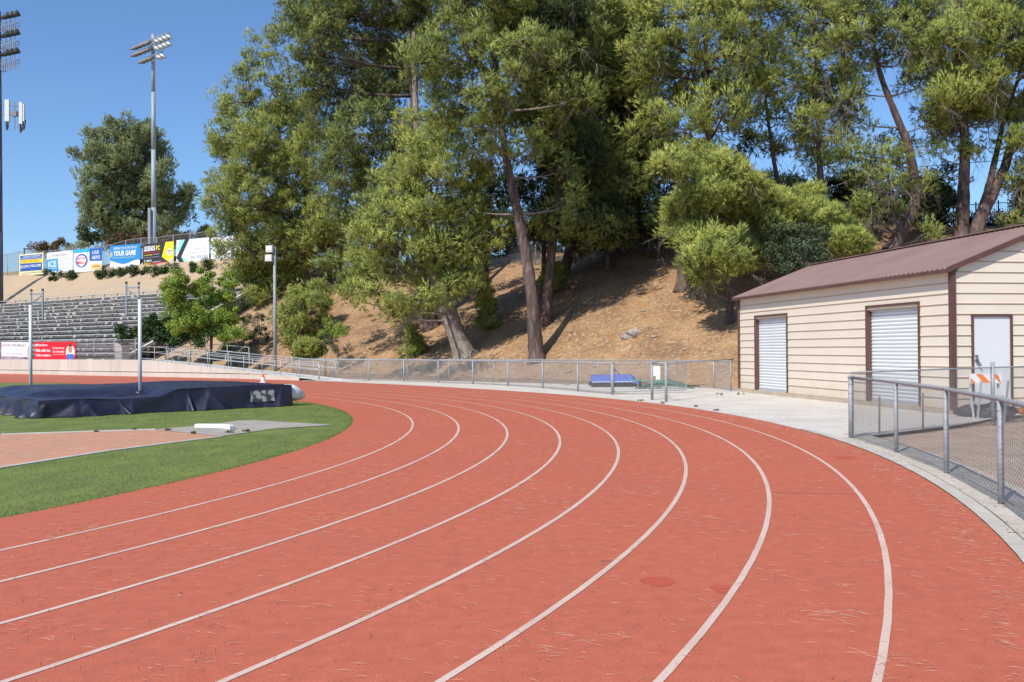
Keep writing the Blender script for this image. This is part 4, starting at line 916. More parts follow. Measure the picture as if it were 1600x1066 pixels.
def soup(name, v, m, parent, **kw):
    nn = None
    if isinstance(v, tuple): v, nn = v
    n = len(v)//3; NTRI[0] += n; off = np.array(wloc(parent)); v = (v-off).astype(np.float32)
    me = bpy.data.meshes.new(name); me.vertices.add(3*n); me.vertices.foreach_set('co', v.ravel()); me.loops.add(3*n); me.loops.foreach_set('vertex_index', np.arange(3*n, dtype=np.int32))
    me.polygons.add(n); me.polygons.foreach_set('loop_start', np.arange(0, 3*n, 3, dtype=np.int32)); me.update(calc_edges=True)
    if nn is not None:
        at_ = me.attributes.new('puff', 'FLOAT_VECTOR', 'FACE'); at_.data.foreach_set('vector', nn.astype(np.float32).ravel())
    o = link(name, me, m, parent); return tag(o, **kw)
def lobe_clumps(c, r, rc, dens, R_):
    n = max(4, int(dens*(r[0]*r[2])/(rc*rc))); d = unit(n, R_); d[:, 2] += .15; d[:, 1] -= .12; d /= np.linalg.norm(d, axis=1, keepdims=True)
    u = R_.uniform(.40, 1.12, (n, 1))**.7; p = np.array(c)+(d*u+R_.normal(size=(n, 3))*.13)*np.array(r); rr = rc*R_.uniform(.38, 1.4, n)
    return np.concatenate([p, rr[:, None], d], 1)
def bez(a, b, sag, n=7):
    a, b = Vector(a), Vector(b); m = (a+b)/2+Vector((0, 0, sag)); return [a.lerp(m, t).lerp(m.lerp(b, t), t) for t in [i/n for i in range(n+1)]]
GP_ = 'pine trees on the hillside'
def tree(label, base, trunks, lobes, m=pine, bk=bark, rad=.35, rc=.54, dens=4.4, shoots=38, needles=9, ln=.245, wd=.042, up=1.2, name='pine_tree', cat='tree', group=GP_, D=None, bare=0, tri=None, limb=True, limbr=.055, seed=None, dzo=0):
    seed = seed if seed is not None else (len(label)*7+int(base[0])*13) % 9999
    R_ = np.random.default_rng(seed); rnd = random.Random(seed)
    b = HIT(*base) if D is None else None
    if D is not None: b = A(base[0], base[1], D); b.z = T(b.x, b.y)
    D_ = b.y; r = thing(name, label, cat, b, group)
    paths = []
    for ti, tr in enumerate(trunks):
        pts = [b+F((0, 0, -.25))] if ti == 0 or tr[0][0] is None else [paths[tr[0][0]][tr[0][1]]]
        seq = tr if tr[0][0] is not None and ti == 0 else tr[1:]
        for q in seq: pts.append(A(q[0], q[1], D_+(q[2] if len(q) > 2 else 0)))
        # smooth the path
        fine = []
        for i in range(len(pts)-1):
            p0_, p1, p2_, p3 = pts[max(i-1, 0)], pts[i], pts[i+1], pts[min(i+2, len(pts)-1)]
            for t_ in np.linspace(0, 1, 6)[:-1]:
                fine.append(.5*((2*p1)+(-p0_+p2_)*t_+(2*p0_-5*p1+4*p2_-p3)*t_*t_+(-p0_+3*p1-3*p2_+p3)*t_**3))
        fine.append(pts[-1]); n = len(fine); rt = rad*(1 if ti == 0 else .7)
        radii = [rt*(1.0-.88*i/n)*(1+(.55 if ti == 0 else 0)*math.exp(-i/1.3)) for i in range(n)]
        MB().tube(fine, radii, 14, wob=.09, seed=seed+ti).build('trunk', bk, r, True); paths.append(pts)
        paths[-1] = fine
    allp = [p for f in paths for p in f[2:]] or [b+F((0, 0, .3))]
    cl = []; tw = MB()
    for lb in lobes:
        cx, cy, rx, ry = lb[:4]; dz = lb[4] if len(lb) > 4 else dzo+rnd.uniform(-4.6, 3.2)*min(rx, 60)/45*min(D_, 60)/50
        c = A(cx, cy, D_+dz); k = c.y/FPX; sc_ = 1.16 if tri is None else 1.0; rr = (rx*k*sc_, (rx+ry)*.5*k, ry*k*sc_); cc = lobe_clumps(c, rr, rc, dens*(lb[5] if len(lb) > 5 else 1), R_); cl.append(cc)
        if limb:
            att = min(allp, key=lambda p: (p-c).length+max(0, p.z-c.z+.4)*2.5)
            L_ = (c-att).length; lr = min(rad*.42, limbr*(.6+L_/5)*D_/50); path = bez(att, c+F((0, 0, -rr[2]*.2)), -.08*L_)
            MB().tube(path, [lr*(1-.75*i/7) for i in range(8)], 7, wob=.06).build('branch', bk if lr > .09 else twig_m, r, True)
            for q in cc[:int(len(cc)*.55)]:
                s_ = path[rnd.randint(3, 7)]; e = Vector(q[:3]); mid = (s_+e)/2+F((rnd.uniform(-.15, .15), rnd.uniform(-.15, .15), -.1))
                tw.tube([s_, mid, e], [.025*D_/50, .018*D_/50, .008*D_/50], 3, False)
    for _ in range(bare*2):
        c = rnd.choice(cl); q = c[rnd.randrange(len(c))]; st = Vector(q[:3]); gens = [(st, Vector((rnd.uniform(-1, 1), rnd.uniform(-1, .3), rnd.uniform(-1.1, .1))), rnd.uniform(.7, 1.7), .022, 0)]
        while gens:
            s_, dr, ln_, r0, g_ = gens.pop(); dr.normalize(); pth = [s_]
            for i_ in range(3): dr = (dr+F((rnd.uniform(-.35, .35), rnd.uniform(-.35, .35), -.12))).normalized(); pth.append(pth[-1]+dr*ln_/3)
            tw.tube(pth, [r0, r0*.8, r0*.6, r0*.4], 3, False)
            if g_ < 2:
                for _k in range(3): gens.append((rnd.choice(pth[1:]), dr+F((rnd.uniform(-.9, .9), rnd.uniform(-.9, .9), rnd.uniform(-.8, .5))), ln_*.6, r0*.62, g_+1))
    if tw.v: tw.build('twigs', twig_m, r, kind='stuff')
    cl = np.concatenate(cl)
    if tri == 'leaf': v = leaves(cl, shoots, ln, R_)
    else: v = foliage(cl, shoots, needles, ln, wd, up, R_)
    for tr in trunks:                       # the part of the crown above the picture's top edge
        if tr[-1][0] is not None and tr[-1][1] < 5:
            tc = []
            for dy, rx_, ry_ in ((-75, 85, 50), (-160, 78, 60), (-250, 60, 60), (-330, 36, 50)):
                c = A(tr[-1][0]-8, dy, D_+1.5); k = c.y/FPX; tc.append(lobe_clumps(c, (rx_*k, rx_*k*1.6, ry_*k), .95, 4.2, R_))
            v2 = foliage(np.concatenate(tc), 16, 6, .5, .2, up, R_); v = (np.concatenate([v[0], v2[0]]), np.concatenate([v[1], v2[1]]))
            MB().tube([A(tr[-1][0], tr[-1][1], D_), A(tr[-1][0]-6, -200, D_), A(tr[-1][0]-8, -340, D_)], [rad*.26, rad*.15, .03], 7).build('trunk', bk, r, True)
    soup('crown', v, m, r)
    return r
N_ = (None, 0)
# big pines, left to right
tree('left-most hillside pine with thin see-through tops and foliage reaching down to the slope', (487, 452), [[(484, 400), (480, 330), (474, 270), (462, 190), (448, 90)], [N_, (470, 380), (440, 300), (405, 200), (385, 110)]],
     [(340, 205, 7, 30, 0, .5), (352, 150, 7, 30, 0, .4), (378, 120, 7, 36, 0, .4), (398, 85, 7, 34, 0, .4), (425, 70, 8, 36, 0, .4), (336, 300, 8, 22, 0, .6), (362, 205, 24, 52, 0, .8), (388, 150, 18, 60, 0, .6), (425, 130, 26, 70, 0, .55), (350, 265, 24, 40), (395, 240, 38, 45), (440, 215, 38, 50), (350, 325, 24, 28), (385, 310, 45, 38), (435, 285, 45, 42), (490, 255, 36, 50), (410, 355, 52, 32), (370, 385, 34, 32), (460, 335, 48, 38, 1.5), (430, 405, 46, 36), (395, 440, 32, 26), (385, 430, 30, 20), (425, 445, 34, 24), (455, 432, 30, 22), (402, 466, 22, 14), (505, 345, 40, 32), (500, 395, 48, 30), (460, 380, 50, 30, -2), (540, 375, 34, 26), (470, 190, 30, 45, 1)], m=pine_y, rad=.42, seed=3, dens=2.7)
tree('tall dense deep-green pine filling the upper left of the grove, its trunk mostly hidden', (676, 512), [[(668, 470), (660, 400), (655, 320), (648, 240), (645, 150), (642, 40), (640, -60)]],
     [(462, 35, 28, 45), (500, 70, 42, 55), (520, 5, 55, 55), (560, 60, 52, 55), (590, -10, 60, 50), (485, 120, 28, 36), (535, 135, 48, 45), (590, 120, 42, 50), (515, 195, 36, 42), (565, 205, 48, 42), (610, 190, 28, 40, 1), (540, 265, 46, 40), (590, 275, 42, 40), (625, 250, 24, 36, 1.5), (560, 325, 42, 34), (600, 340, 40, 32), (640, 60, 44, 60, 1.5), (690, 20, 48, 55, 1), (545, 410, 38, 28), (560, 445, 34, 20), (610, 415, 34, 24), (620, 130, 30, 50, 2)], m=pine_d, rad=.5, seed=8, rc=.46, dens=2.1, shoots=32)
tree('pine with a thick leaning grey trunk and low bright boughs over the path', (729, 556), [[(712, 520, -.1), (694, 470, -.2), (678, 425, -.2), (664, 375), (655, 300), (652, 220), (648, 130), (646, 50)]],
     [(664, 335, 34, 26, -3.5), (682, 400, 34, 22, -3), (650, 255, 34, 26, -3.2), (694, 440, 26, 14, -2.5), (640, 285, 48, 34), (688, 262, 42, 34), (728, 290, 36, 34), (610, 325, 40, 30), (665, 325, 48, 32), (720, 340, 42, 30), (590, 370, 34, 26), (640, 375, 48, 30), (700, 385, 44, 28), (750, 375, 34, 24), (575, 420, 28, 24), (620, 425, 42, 28), (668, 435, 34, 22), (725, 430, 34, 22), (580, 470, 34, 22), (615, 490, 24, 16), (655, 468, 44, 18), (705, 455, 26, 16), (700, 215, 40, 30), (770, 350, 30, 18), (800, 348, 30, 14), (655, 210, 34, 34, .8), (745, 240, 30, 28)], m=pine_y, bk=bark_g, rad=.62, seed=12, dens=2.5)
tree('pine with a tall dark reddish trunk at the centre, standing just behind the fence', (840, 561), [[(835, 520), (832, 470), (822, 400), (806, 320), (795, 265), (783, 190), (775, 100), (770, 0), (768, -60)], [(0, 30), (760, 120), (720, 60), (700, 0)]],
     [(660, 105, 38, 32), (700, 70, 42, 40), (745, 95, 42, 30), (720, 145, 44, 34), (765, 150, 42, 28), (812, 95, 46, 34), (690, 175, 34, 26), (760, 30, 55, 42), (850, 40, 52, 38), (870, 95, 40, 30), (840, 150, 40, 28), (800, 235, 44, 26), (760, 205, 32, 24), (872, 265, 26, 24), (860, 205, 34, 24, 1), (735, 325, 28, 16), (900, 150, 36, 28), (700, -10, 60, 40), (800, -30, 60, 40), (790, 190, 40, 22), (895, 315, 20, 22, 1, .7)], rad=.43, seed=21, bare=26, dens=2.5)
tree('shaded pine with a leaning trunk deep in the shadow right of the central pine', (877, 432), [[(893, 385), (912, 330), (930, 270), (945, 215), (957, 160), (965, 60)]],
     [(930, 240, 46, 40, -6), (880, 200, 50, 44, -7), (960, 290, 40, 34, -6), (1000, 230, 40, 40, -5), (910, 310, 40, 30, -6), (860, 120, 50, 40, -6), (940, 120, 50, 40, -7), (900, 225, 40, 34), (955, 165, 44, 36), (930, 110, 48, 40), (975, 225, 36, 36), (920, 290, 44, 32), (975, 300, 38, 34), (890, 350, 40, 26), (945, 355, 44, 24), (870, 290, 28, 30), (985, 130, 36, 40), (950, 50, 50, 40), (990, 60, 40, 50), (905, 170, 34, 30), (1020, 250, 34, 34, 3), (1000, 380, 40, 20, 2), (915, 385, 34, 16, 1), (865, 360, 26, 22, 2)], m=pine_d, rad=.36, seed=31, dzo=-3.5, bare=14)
tree('second shaded pine behind, its pale trunk leaning right above the dark hedge', (850, 425), [[(870, 330), (897, 250), (915, 215), (930, 170), (940, 100)]],
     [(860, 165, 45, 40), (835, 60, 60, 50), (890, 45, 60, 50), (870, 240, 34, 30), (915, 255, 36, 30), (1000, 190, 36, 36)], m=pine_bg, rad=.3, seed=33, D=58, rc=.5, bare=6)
tree('broad bright pine right of centre with feathery boughs up to the top edge', (1066, 452), [[(1072, 400), (1092, 330), (1105, 260), (1108, 190), (1105, 110), (1100, 20), (1098, -60)]],
     [(1018, 40, 34, 44), (1060, 85, 40, 40), (1105, 45, 46, 44), (1150, 30, 36, 40), (1185, 70, 34, 40), (1140, 105, 44, 40), (1090, 140, 42, 34), (1040, 140, 38, 34), (1000, 90, 30, 36), (1180, 140, 36, 30), (1130, 170, 40, 26), (1060, 190, 40, 22), (1015, 195, 32, 22), (1160, 195, 34, 24), (1070, -10, 60, 40), (1150, -20, 60, 40), (1205, 20, 26, 40), (1200, 110, 26, 30), (980, 20, 40, 40, 1), (1090, 215, 26, 14, 0, .7)], m=pine_y, rad=.4, seed=41, bare=30, dzo=-1.5, dens=2.5)
tree('low spreading pine with a thin crooked trunk left of the building roof', (1140, 459), [[(1139, 440), (1134, 410), (1125, 370), (1110, 320), (1100, 280)]],
     [(1055, 262, 28, 18), (1090, 255, 38, 22), (1128, 268, 34, 20), (1150, 295, 36, 22), (1180, 310, 24, 22), (1110, 300, 38, 22), (1140, 335, 34, 26), (1080, 320, 30, 20, 1, .8), (1095, 375, 28, 22), (1120, 400, 42, 26), (1090, 415, 24, 18), (1150, 395, 28, 24), (1100, 445, 12, 9), (1070, 350, 30, 24, 2)], m=pine_y, rad=.2, seed=51, bare=14, D=50, rc=.38)
tree('slim see-through pine behind the shrubs, left of the pair in the middle right', (1229, 372), [[(1222, 320), (1214, 280), (1206, 230), (1196, 150), (1190, 60)]],
     [(1225, 70, 24, 32), (1190, 180, 26, 24, 0, .8), (1235, 20, 30, 30), (1220, 185, 28, 22, 0, .8), (1255, 285, 20, 16, 0, .6), (1215, 140, 26, 24), (1232, 225, 28, 18), (1250, 175, 30, 22), (1200, 235, 28, 20), (1240, 120, 26, 26), (1200, 285, 22, 16, 0, .7)], rad=.22, seed=61, D=58, bare=22, dens=1.3)
tree('slim pine with hanging open boughs, right of the pair in the middle right', (1283, 378), [[(1283, 320), (1281, 260), (1279, 190), (1276, 110), (1272, 20), (1270, -50)]],
     [(1268, 95, 32, 30), (1320, 160, 28, 24, 0, .7), (1345, 20, 30, 28, 0, .8), (1300, 250, 26, 20, 0, .7), (1250, 150, 24, 22, 0, .8), (1298, 55, 34, 34), (1265, 25, 34, 36), (1290, 150, 34, 24), (1262, 190, 30, 24), (1305, 200, 32, 26), (1275, 240, 36, 24), (1325, 120, 28, 24), (1320, 235, 24, 18), (1330, 50, 26, 26), (1300, 0, 40, 30), (1335, 275, 20, 16, 0, .7)], m=pine_y, rad=.28, seed=63, D=57, bare=40, dens=2.3)
tree('pine with a strongly curved trunk leaning over behind the brown roof', (1392, 388), [[(1408, 362), (1424, 335), (1430, 305), (1426, 262), (1418, 225), (1400, 180), (1380, 130), (1366, 80), (1352, 20), (1345, -50)]],
     [(1395, 55, 34, 32), (1340, 140, 26, 22, 0, .7), (1350, 190, 24, 20, 0, .6), (1440, 130, 26, 22, 0, .6), (1450, 190, 20, 18, 0, .5), (1330, 240, 24, 18, 0, .6), (1405, 330, 22, 16, 0, .6), (1445, 290, 18, 14, 0, .5), (1365, 345, 22, 18, 0, .7), (1425, 30, 28, 28), (1355, 35, 30, 30), (1400, 100, 28, 18), (1385, 250, 32, 18), (1368, 290, 26, 18), (1395, 285, 20, 18), (1352, 315, 24, 20), (1392, 225, 24, 14), (1450, 368, 10, 9), (1340, 90, 22, 22), (1430, 70, 22, 18), (1370, -10, 40, 24)], rad=.42, bk=bark, seed=71, bare=70, dens=2.3)
tree('upright pine with a thick straight trunk behind the roof, left stem of the pair', (1502, 378), [[(1504, 330), (1507, 270), (1507, 215), (1503, 140), (1498, 70), (1494, 0), (1492, -50)]],
     [(1455, 70, 30, 22), (1460, 240, 18, 12, 0, .5), (1470, 180, 28, 18, 0, .8), (1545, 130, 26, 22), (1490, 60, 34, 26), (1465, 110, 36, 22), (1500, 120, 38, 26), (1535, 95, 32, 24), (1480, 150, 34, 22), (1520, 155, 34, 24), (1500, 185, 34, 18), (1545, 180, 24, 20), (1455, 25, 34, 24), (1512, 240, 26, 9), (1530, 40, 34, 28), (1480, 205, 22, 12), (1545, 5, 40, 30)], m=pine_y, rad=.42, seed=81, bare=46)
tree('pine with twin stems leaning right behind the roof, at the right edge', (1518, 376), [[(1535, 335), (1555, 295), (1572, 255), (1582, 215), (1600, 150), (1622, 70), (1640, -10)], [N_, (1530, 340), (1545, 290), (1557, 240), (1568, 190), (1590, 125), (1612, 40)]],
     [(1575, 60, 32, 28), (1560, 180, 22, 18, 0, .7), (1590, 170, 24, 20, 0, .8), (1585, 350, 18, 12, 0, .7), (1560, 130, 24, 22), (1590, 15, 34, 26), (1592, 225, 24, 20), (1598, 280, 26, 16), (1610, 320, 20, 14), (1600, 100, 30, 26), (1630, 180, 34, 34), (1650, 60, 50, 50)], m=pine, rad=.42, seed=91, bare=34)

for i, (x, y, lobes_) in enumerate((
    (760, 410, [(735, 330, 30, 22), (770, 350, 34, 24), (745, 380, 34, 20), (785, 385, 26, 18), (710, 375, 26, 20), (745, 290, 30, 24), (790, 300, 26, 30)]),
    (850, 405, [(850, 300, 44, 34), (880, 340, 44, 26), (845, 360, 34, 24), (900, 270, 40, 30)]),
    (950, 400, [(950, 300, 46, 34), (985, 340, 40, 26), (930, 350, 46, 26), (1000, 280, 30, 30)]),
    (1030, 400, [(1030, 350, 34, 26), (1060, 330, 34, 26), (1010, 370, 30, 20)]),
    (1180, 390, [(1170, 340, 36, 26), (1205, 350, 30, 24), (1150, 230, 30, 20)]),
    (1345, 385, [(1345, 345, 34, 22), (1320, 300, 26, 20), (1350, 280, 22, 18)]),
    (1460, 370, [(1455, 330, 34, 24), (1440, 300, 24, 20), (1475, 290, 20, 20)]))):
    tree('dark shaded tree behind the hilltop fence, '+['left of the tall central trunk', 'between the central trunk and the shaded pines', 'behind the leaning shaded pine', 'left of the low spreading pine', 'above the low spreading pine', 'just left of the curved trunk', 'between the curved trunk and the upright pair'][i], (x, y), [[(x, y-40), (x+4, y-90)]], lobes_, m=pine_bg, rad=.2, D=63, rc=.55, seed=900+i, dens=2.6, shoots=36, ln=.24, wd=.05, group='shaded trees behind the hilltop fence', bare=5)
# distant tree beyond the bank
tree('dense round-topped pine on the skyline behind the pale floodlight tower', (238, 372), [[(236, 350), (232, 300), (228, 240)], [N_, (262, 345), (285, 325), (298, 312)]],
     [(172, 225, 30, 24), (215, 215, 26, 22), (150, 245, 28, 20), (190, 255, 34, 26), (238, 245, 26, 28), (160, 290, 34, 24), (205, 295, 36, 30), (248, 285, 22, 26), (150, 330, 20, 24), (180, 340, 34, 26), (225, 340, 34, 26), (250, 320, 16, 16), (292, 315, 14, 12), (280, 338, 18, 10), (300, 305, 9, 9), (262, 350, 18, 12), (178, 370, 30, 14), (230, 372, 40, 12)], m=farpine, rad=.7, D=150, rc=.85, ln=.5, wd=.10, shoots=40, dens=2.6, group='trees beyond the bank', seed=101, limbr=.08)
tree('tiny conifer on the skyline right of the chevron banner', (322, 372), [[(322, 366)]], [(322, 366, 5, 8), (322, 372, 9, 7)], m=pine_bg, rad=.15, D=150, rc=.5, ln=.4, wd=.07, group='trees beyond the bank', limb=False)
tree('pale olive tree low on the skyline left of the round pine', (138, 385), [[(138, 378)]], [(140, 372, 14, 10), (128, 362, 8, 8)], m=broad, rad=.12, D=135, rc=.6, ln=.3, wd=.05, group='trees beyond the bank', limb=False, tri='leaf', shoots=150)
# shrubs
def shrub(label, base, lobes, m, D=None, name='shrub', group='shrubs on the bank', rc=.35, ln=.09, shoots=150, dens=1.8, trunks=None, rad=.05, seed=None, **kw):
    return tree(label, base, trunks or [[(base[0], base[1]-3)]], lobes, m=m, D=D, name=name, cat='shrub', group=group, rc=rc, ln=ln, shoots=shoots, dens=dens, rad=rad, tri='leaf', limb=False, seed=seed, **kw)
tree('bushy young pine standing below the left-most pine beside the tall light pole', (468, 545), [[(468, 535), (470, 515), (474, 480)]], [(480, 462, 30, 16), (462, 480, 24, 18), (490, 485, 26, 20), (470, 505, 34, 20), (455, 520, 18, 16), (482, 528, 26, 14), (460, 535, 16, 10)], m=pine_y, rad=.12, rc=.36, group='young pines', dens=1.8)
tree('small low pine seedling just behind the fence near the ramp end', (480, 556), [[(480, 550)]], [(485, 543, 14, 8), (470, 549, 12, 6), (495, 549, 8, 6)], m=pine_y, rad=.05, rc=.25, group='young pines', limb=False)
tree('slender young pine sapling in the shade between the two big trunks', (757, 516), [[(757, 495), (756, 470), (753, 445)]], [(754, 445, 4, 8), (757, 462, 8, 10), (760, 482, 11, 12), (762, 503, 13, 11)], m=pine, rad=.05, rc=.22, group='young pines', dens=2.2, limb=False)
tree('small young pine at the fence below the leaning grey trunk', (648, 560), [[(648, 550), (646, 530)]], [(645, 520, 6, 10), (650, 540, 10, 9), (647, 552, 14, 7)], m=pine, rad=.04, rc=.22, group='young pines', dens=2.2, limb=False)
tree('small shaded sapling right of the central dark trunk', (872, 455), [[(870, 435)]], [(868, 430, 14, 10), (860, 445, 12, 8)], m=pine, rad=.04, rc=.25, group='young pines', limb=False)
shrub('leafy light green small tree in front of the bleachers', (330, 533), [(298, 442, 34, 18), (335, 447, 32, 22), (288, 467, 36, 20), (325, 472, 40, 24), (355, 485, 22, 22), (300, 492, 38, 20), (265, 455, 20, 14), (312, 502, 40, 22), (350, 512, 26, 18), (345, 505, 26, 14), (275, 475, 16, 14), (355, 522, 22, 12), (320, 512, 24, 14), (292, 512, 24, 14), (340, 522, 24, 12)], lime, trunks=[[(329, 520), (325, 500), (318, 470)], [N_, (332, 522), (338, 500), (345, 480)]], rad=.09, rc=.4, ln=.14, D=68, name='small_tree', shoots=300, seed=5, dens=1.8)
shrub('spreading dark green juniper at the left foot of the leafy small tree', (215, 535), [(205, 515, 18, 9), (225, 522, 22, 12), (195, 528, 12, 6)], juni, D=71, rc=.4, ln=.2, dens=2.0)
shrub('large dark juniper right behind the silver standard', (258, 535), [(248, 500, 18, 9), (240, 512, 22, 12), (265, 515, 24, 14), (255, 528, 34, 10)], juni, D=70.5, rc=.4, ln=.2, dens=2.1)
shrub('dark juniper under the leafy small tree', (298, 537), [(290, 522, 22, 14), (315, 528, 20, 10)], juni, D=69, rc=.4, ln=.18, dens=2.0)
shrub('straggly green shrub left of the tall light pole', (412, 540), [(405, 515, 18, 10), (420, 528, 12, 10), (395, 530, 14, 8)], broad, rc=.3)
shrub('bright green shrub on the slope right of the bushy young pine', (528, 540), [(522, 508, 12, 10), (535, 520, 18, 12), (512, 522, 14, 10)], lime, rc=.3, D=63)
shrub('grey-green shrub at the base of the bushy young pine', (508, 552), [(505, 530, 14, 10), (515, 542, 12, 8)], broad, rc=.28, D=62)
shrub('dry grey brush pile on the slope above the fence', (540, 553), [(535, 545, 20, 6), (555, 550, 14, 4), (525, 537, 14, 7)], dryb, rc=.28, shoots=90)
shrub('low dry brush left of the ramp top on the bare slope', (385, 545), [(385, 538, 14, 6), (395, 530, 10, 6)], dryb, rc=.3)
shrub('green weed clump by the ramp beside the dry brush', (360, 548), [(357, 540, 10, 8), (350, 545, 8, 5)], lime, rc=.25)
shrub('grey-green shrub on the bare slope right of the bleachers end', (380, 490), [(378, 478, 14, 10), (398, 500, 20, 10), (375, 505, 14, 10)], broad, rc=.3, D=74)
shrub('broadleaf grey-green bush just above the roof end, below the slim pines', (1243, 436), [(1225, 375, 34, 20), (1262, 372, 30, 20), (1245, 400, 44, 20), (1215, 410, 24, 14), (1275, 405, 24, 14), (1240, 422, 34, 10)], broad, D=50, rc=.4, ln=.13, dens=2.6, seed=9)
tree('bright bushy pine regrowth behind the broadleaf bush above the roof', (1240, 420), [[(1240, 380), (1238, 340)]], [(1215, 325, 26, 18), (1250, 315, 30, 18), (1275, 335, 26, 18), (1210, 360, 20, 18), (1300, 350, 22, 20), (1325, 375, 24, 16), (1240, 345, 30, 20), (1200, 395, 20, 20), (1310, 390, 24, 12), (1345, 385, 16, 12)], m=pine_y, rad=.1, D=52.5, rc=.38, group='young pines')
# hedge line and iron fence along the top of the hill
ridge = []
for px in range(820, 1760, 36):
    dd = ray(px, 400); ts = np.arange(44, 90, .25)/dd.y; zt_ = terr(dd.x*ts, dd.y*ts); k = int(np.nonzero(zt_ > 9.35)[0][0]) if (zt_ > 9.35).any() else -1
    ridge.append(F((dd.x*ts[k], dd.y*ts[k], float(zt_[k]))))
names_ = ['thin', 'dense', 'tall', 'ragged']
for i, p in enumerate(ridge):
    q = p+F((.02*(i % 3), 2.6+(i % 2)*.7, 0)); h = 3.0+1.2*((i*37) % 10)/10
    gap = i in (7, 8, 20, 21, 22)
    r = thing('hedge_shrub', 'very dark evergreen shrub in the shaded hilltop hedge behind the pines', 'shrub', q, 'shaded hedge along the hilltop')
    R_ = np.random.default_rng(400+i); n = 6 if gap else 22
    cl = np.stack([q.x+R_.uniform(-1.1, 1.1, n), q.y+R_.uniform(-.6, .6, n), q.z+R_.uniform(.2, (1.0 if gap else h), n), R_.uniform(.4, .75, n)], 1)
    soup('foliage', leaves(cl, 260, .16, R_), hedge, r); MB().tube([q, q+F((0, 0, 1.5))], .05, 6).build('stem', bark, r)
fr_ = thing('iron_fence', 'black iron picket fence along the top of the hill behind the pines', 'fence', ridge[0])
irn = flat('black iron', (.02, .02, .022), .4); pk = MB()
for a, b in zip(ridge[:-1], ridge[1:]):
    a = a+F((0, 1.2, -.05)); b = b+F((0, 1.2, -.05)); n = max(2, int((b-a).length/.13))
    for h in (.2, 1.15, 1.75): MB().tube([a+F((0, 0, h)), b+F((0, 0, h))], .022, 4).build('rail', irn, fr_)
    MB().box(a+F((0, 0, .95)), (.07, .07, 1.95)).build('post', irn, fr_)
    for j in range(n): q = a.lerp(b, j/n); pk.tube([q+F((0, 0, .1)), q+F((0, 0, 1.85))], .011, 3, False)
pk.build('pickets', irn, fr_, kind='stuff')
# power line
MB().tube([A(740, 333, 90), A(900, 330, 90), A(1240, 276, 90), A(1420, 262, 90), A(1640, 245, 90)], .03, 4).build('power_line', irn, None, label='thin black overhead cable running behind the pines', cat='cable')
# red-tipped hedges and shrubs by the banner fence
for (lab, bx, by, lobes, D_) in (('rounded red-tipped bush behind the first two banners', 85, 400, [(78, 385, 18, 8), (95, 384, 14, 7), (62, 388, 8, 6)], 131), ('long red-tipped hedge behind the blue YOUR GAME banner', 205, 385, [(190, 374, 24, 8), (215, 371, 24, 8), (240, 372, 20, 8), (178, 384, 12, 8)], 126), ('small red-tipped bush above the black and yellow banner', 280, 378, [(278, 368, 12, 7), (290, 372, 10, 7), (268, 376, 12, 8)], 122)):
    shrub(lab, (bx, by), lobes, redtip, D=D_, name='red_tipped_bush', group='red-tipped bushes behind the banners', rc=.7, ln=.26, shoots=220, dens=2.6, seed=bx)
shrub('white-flowering shrub between the first and third banners', (128, 395), [(118, 386, 14, 5), (132, 384, 10, 4)], leafmat('cream flowers', (.55, .55, .36), (.14, .2, .08), 3), D=128, name='flowering_shrub', rc=.5, ln=.2)
for i, (x, y, rx, ry) in enumerate(((85, 432, 13, 8), (110, 433, 8, 8), (158, 430, 8, 8), (172, 428, 9, 7), (190, 427, 10, 6), (208, 426, 10, 6), (226, 424, 10, 7), (244, 423, 10, 6), (262, 421, 9, 6), (277, 421, 5, 7), (306, 416, 9, 9), (327, 417, 7, 7))):
    q = HIT(x, y+5); nm = {0: 'white-flowered rose bush under the ICE banner', 1: 'small white-flowered bush right of the ICE banner', 2: 'round green bush under the round-logo banner', 9: 'dry orange-brown bush under the black and yellow banner', 10: 'dark green bush under the chevron banner', 11: 'small green bush under the plain white banner'}.get(i)
    g_ = None if nm else 'row of green bushes under the banners'
    mt_ = dryb if i == 9 else (juni if i == 10 else leafmat('bank bush', (.10, .15, .045), (.06, .09, .03), 3))
    shrub(nm or 'green bush in the low row, under the '+{3: 'left half of the YOUR GAME banner', 4: 'middle of the YOUR GAME banner', 5: 'right end of the YOUR GAME banner', 6: 'left end of the LEGENDS FC banner', 7: 'middle of the LEGENDS FC banner', 8: 'yellow corner of the LEGENDS FC banner'}[i], (x, y+5), [(x, y, rx, ry, 0)], mt_, D=min(q.y, 124), name='bank_bush', group=g_, rc=.5, ln=.2, shoots=170, dens=2.6, seed=i+700)
shrub('dull sage bush on the dry bank right above the bleachers', (126, 465), [(122, 456, 10, 6), (128, 460, 8, 5)], broad, D=112, rc=.4, ln=.14)
# stump / pale stones on the open slope
sq = HIT(985, 527); 
blob('stump', sq+F((0, 0, .06)), (.42, .3, .25), mat('weathered stump', (.42, .36, .30), (.24, .2, .17), 5, .95, .05, 10), None, 4, .45, 4, label='pale weathered stump or stone lying on the open sunlit slope', cat='stump')
for i in range(9):
    a_ = sq+F((random.uniform(-.4, .4), random.uniform(-.3, .1), .1)); 
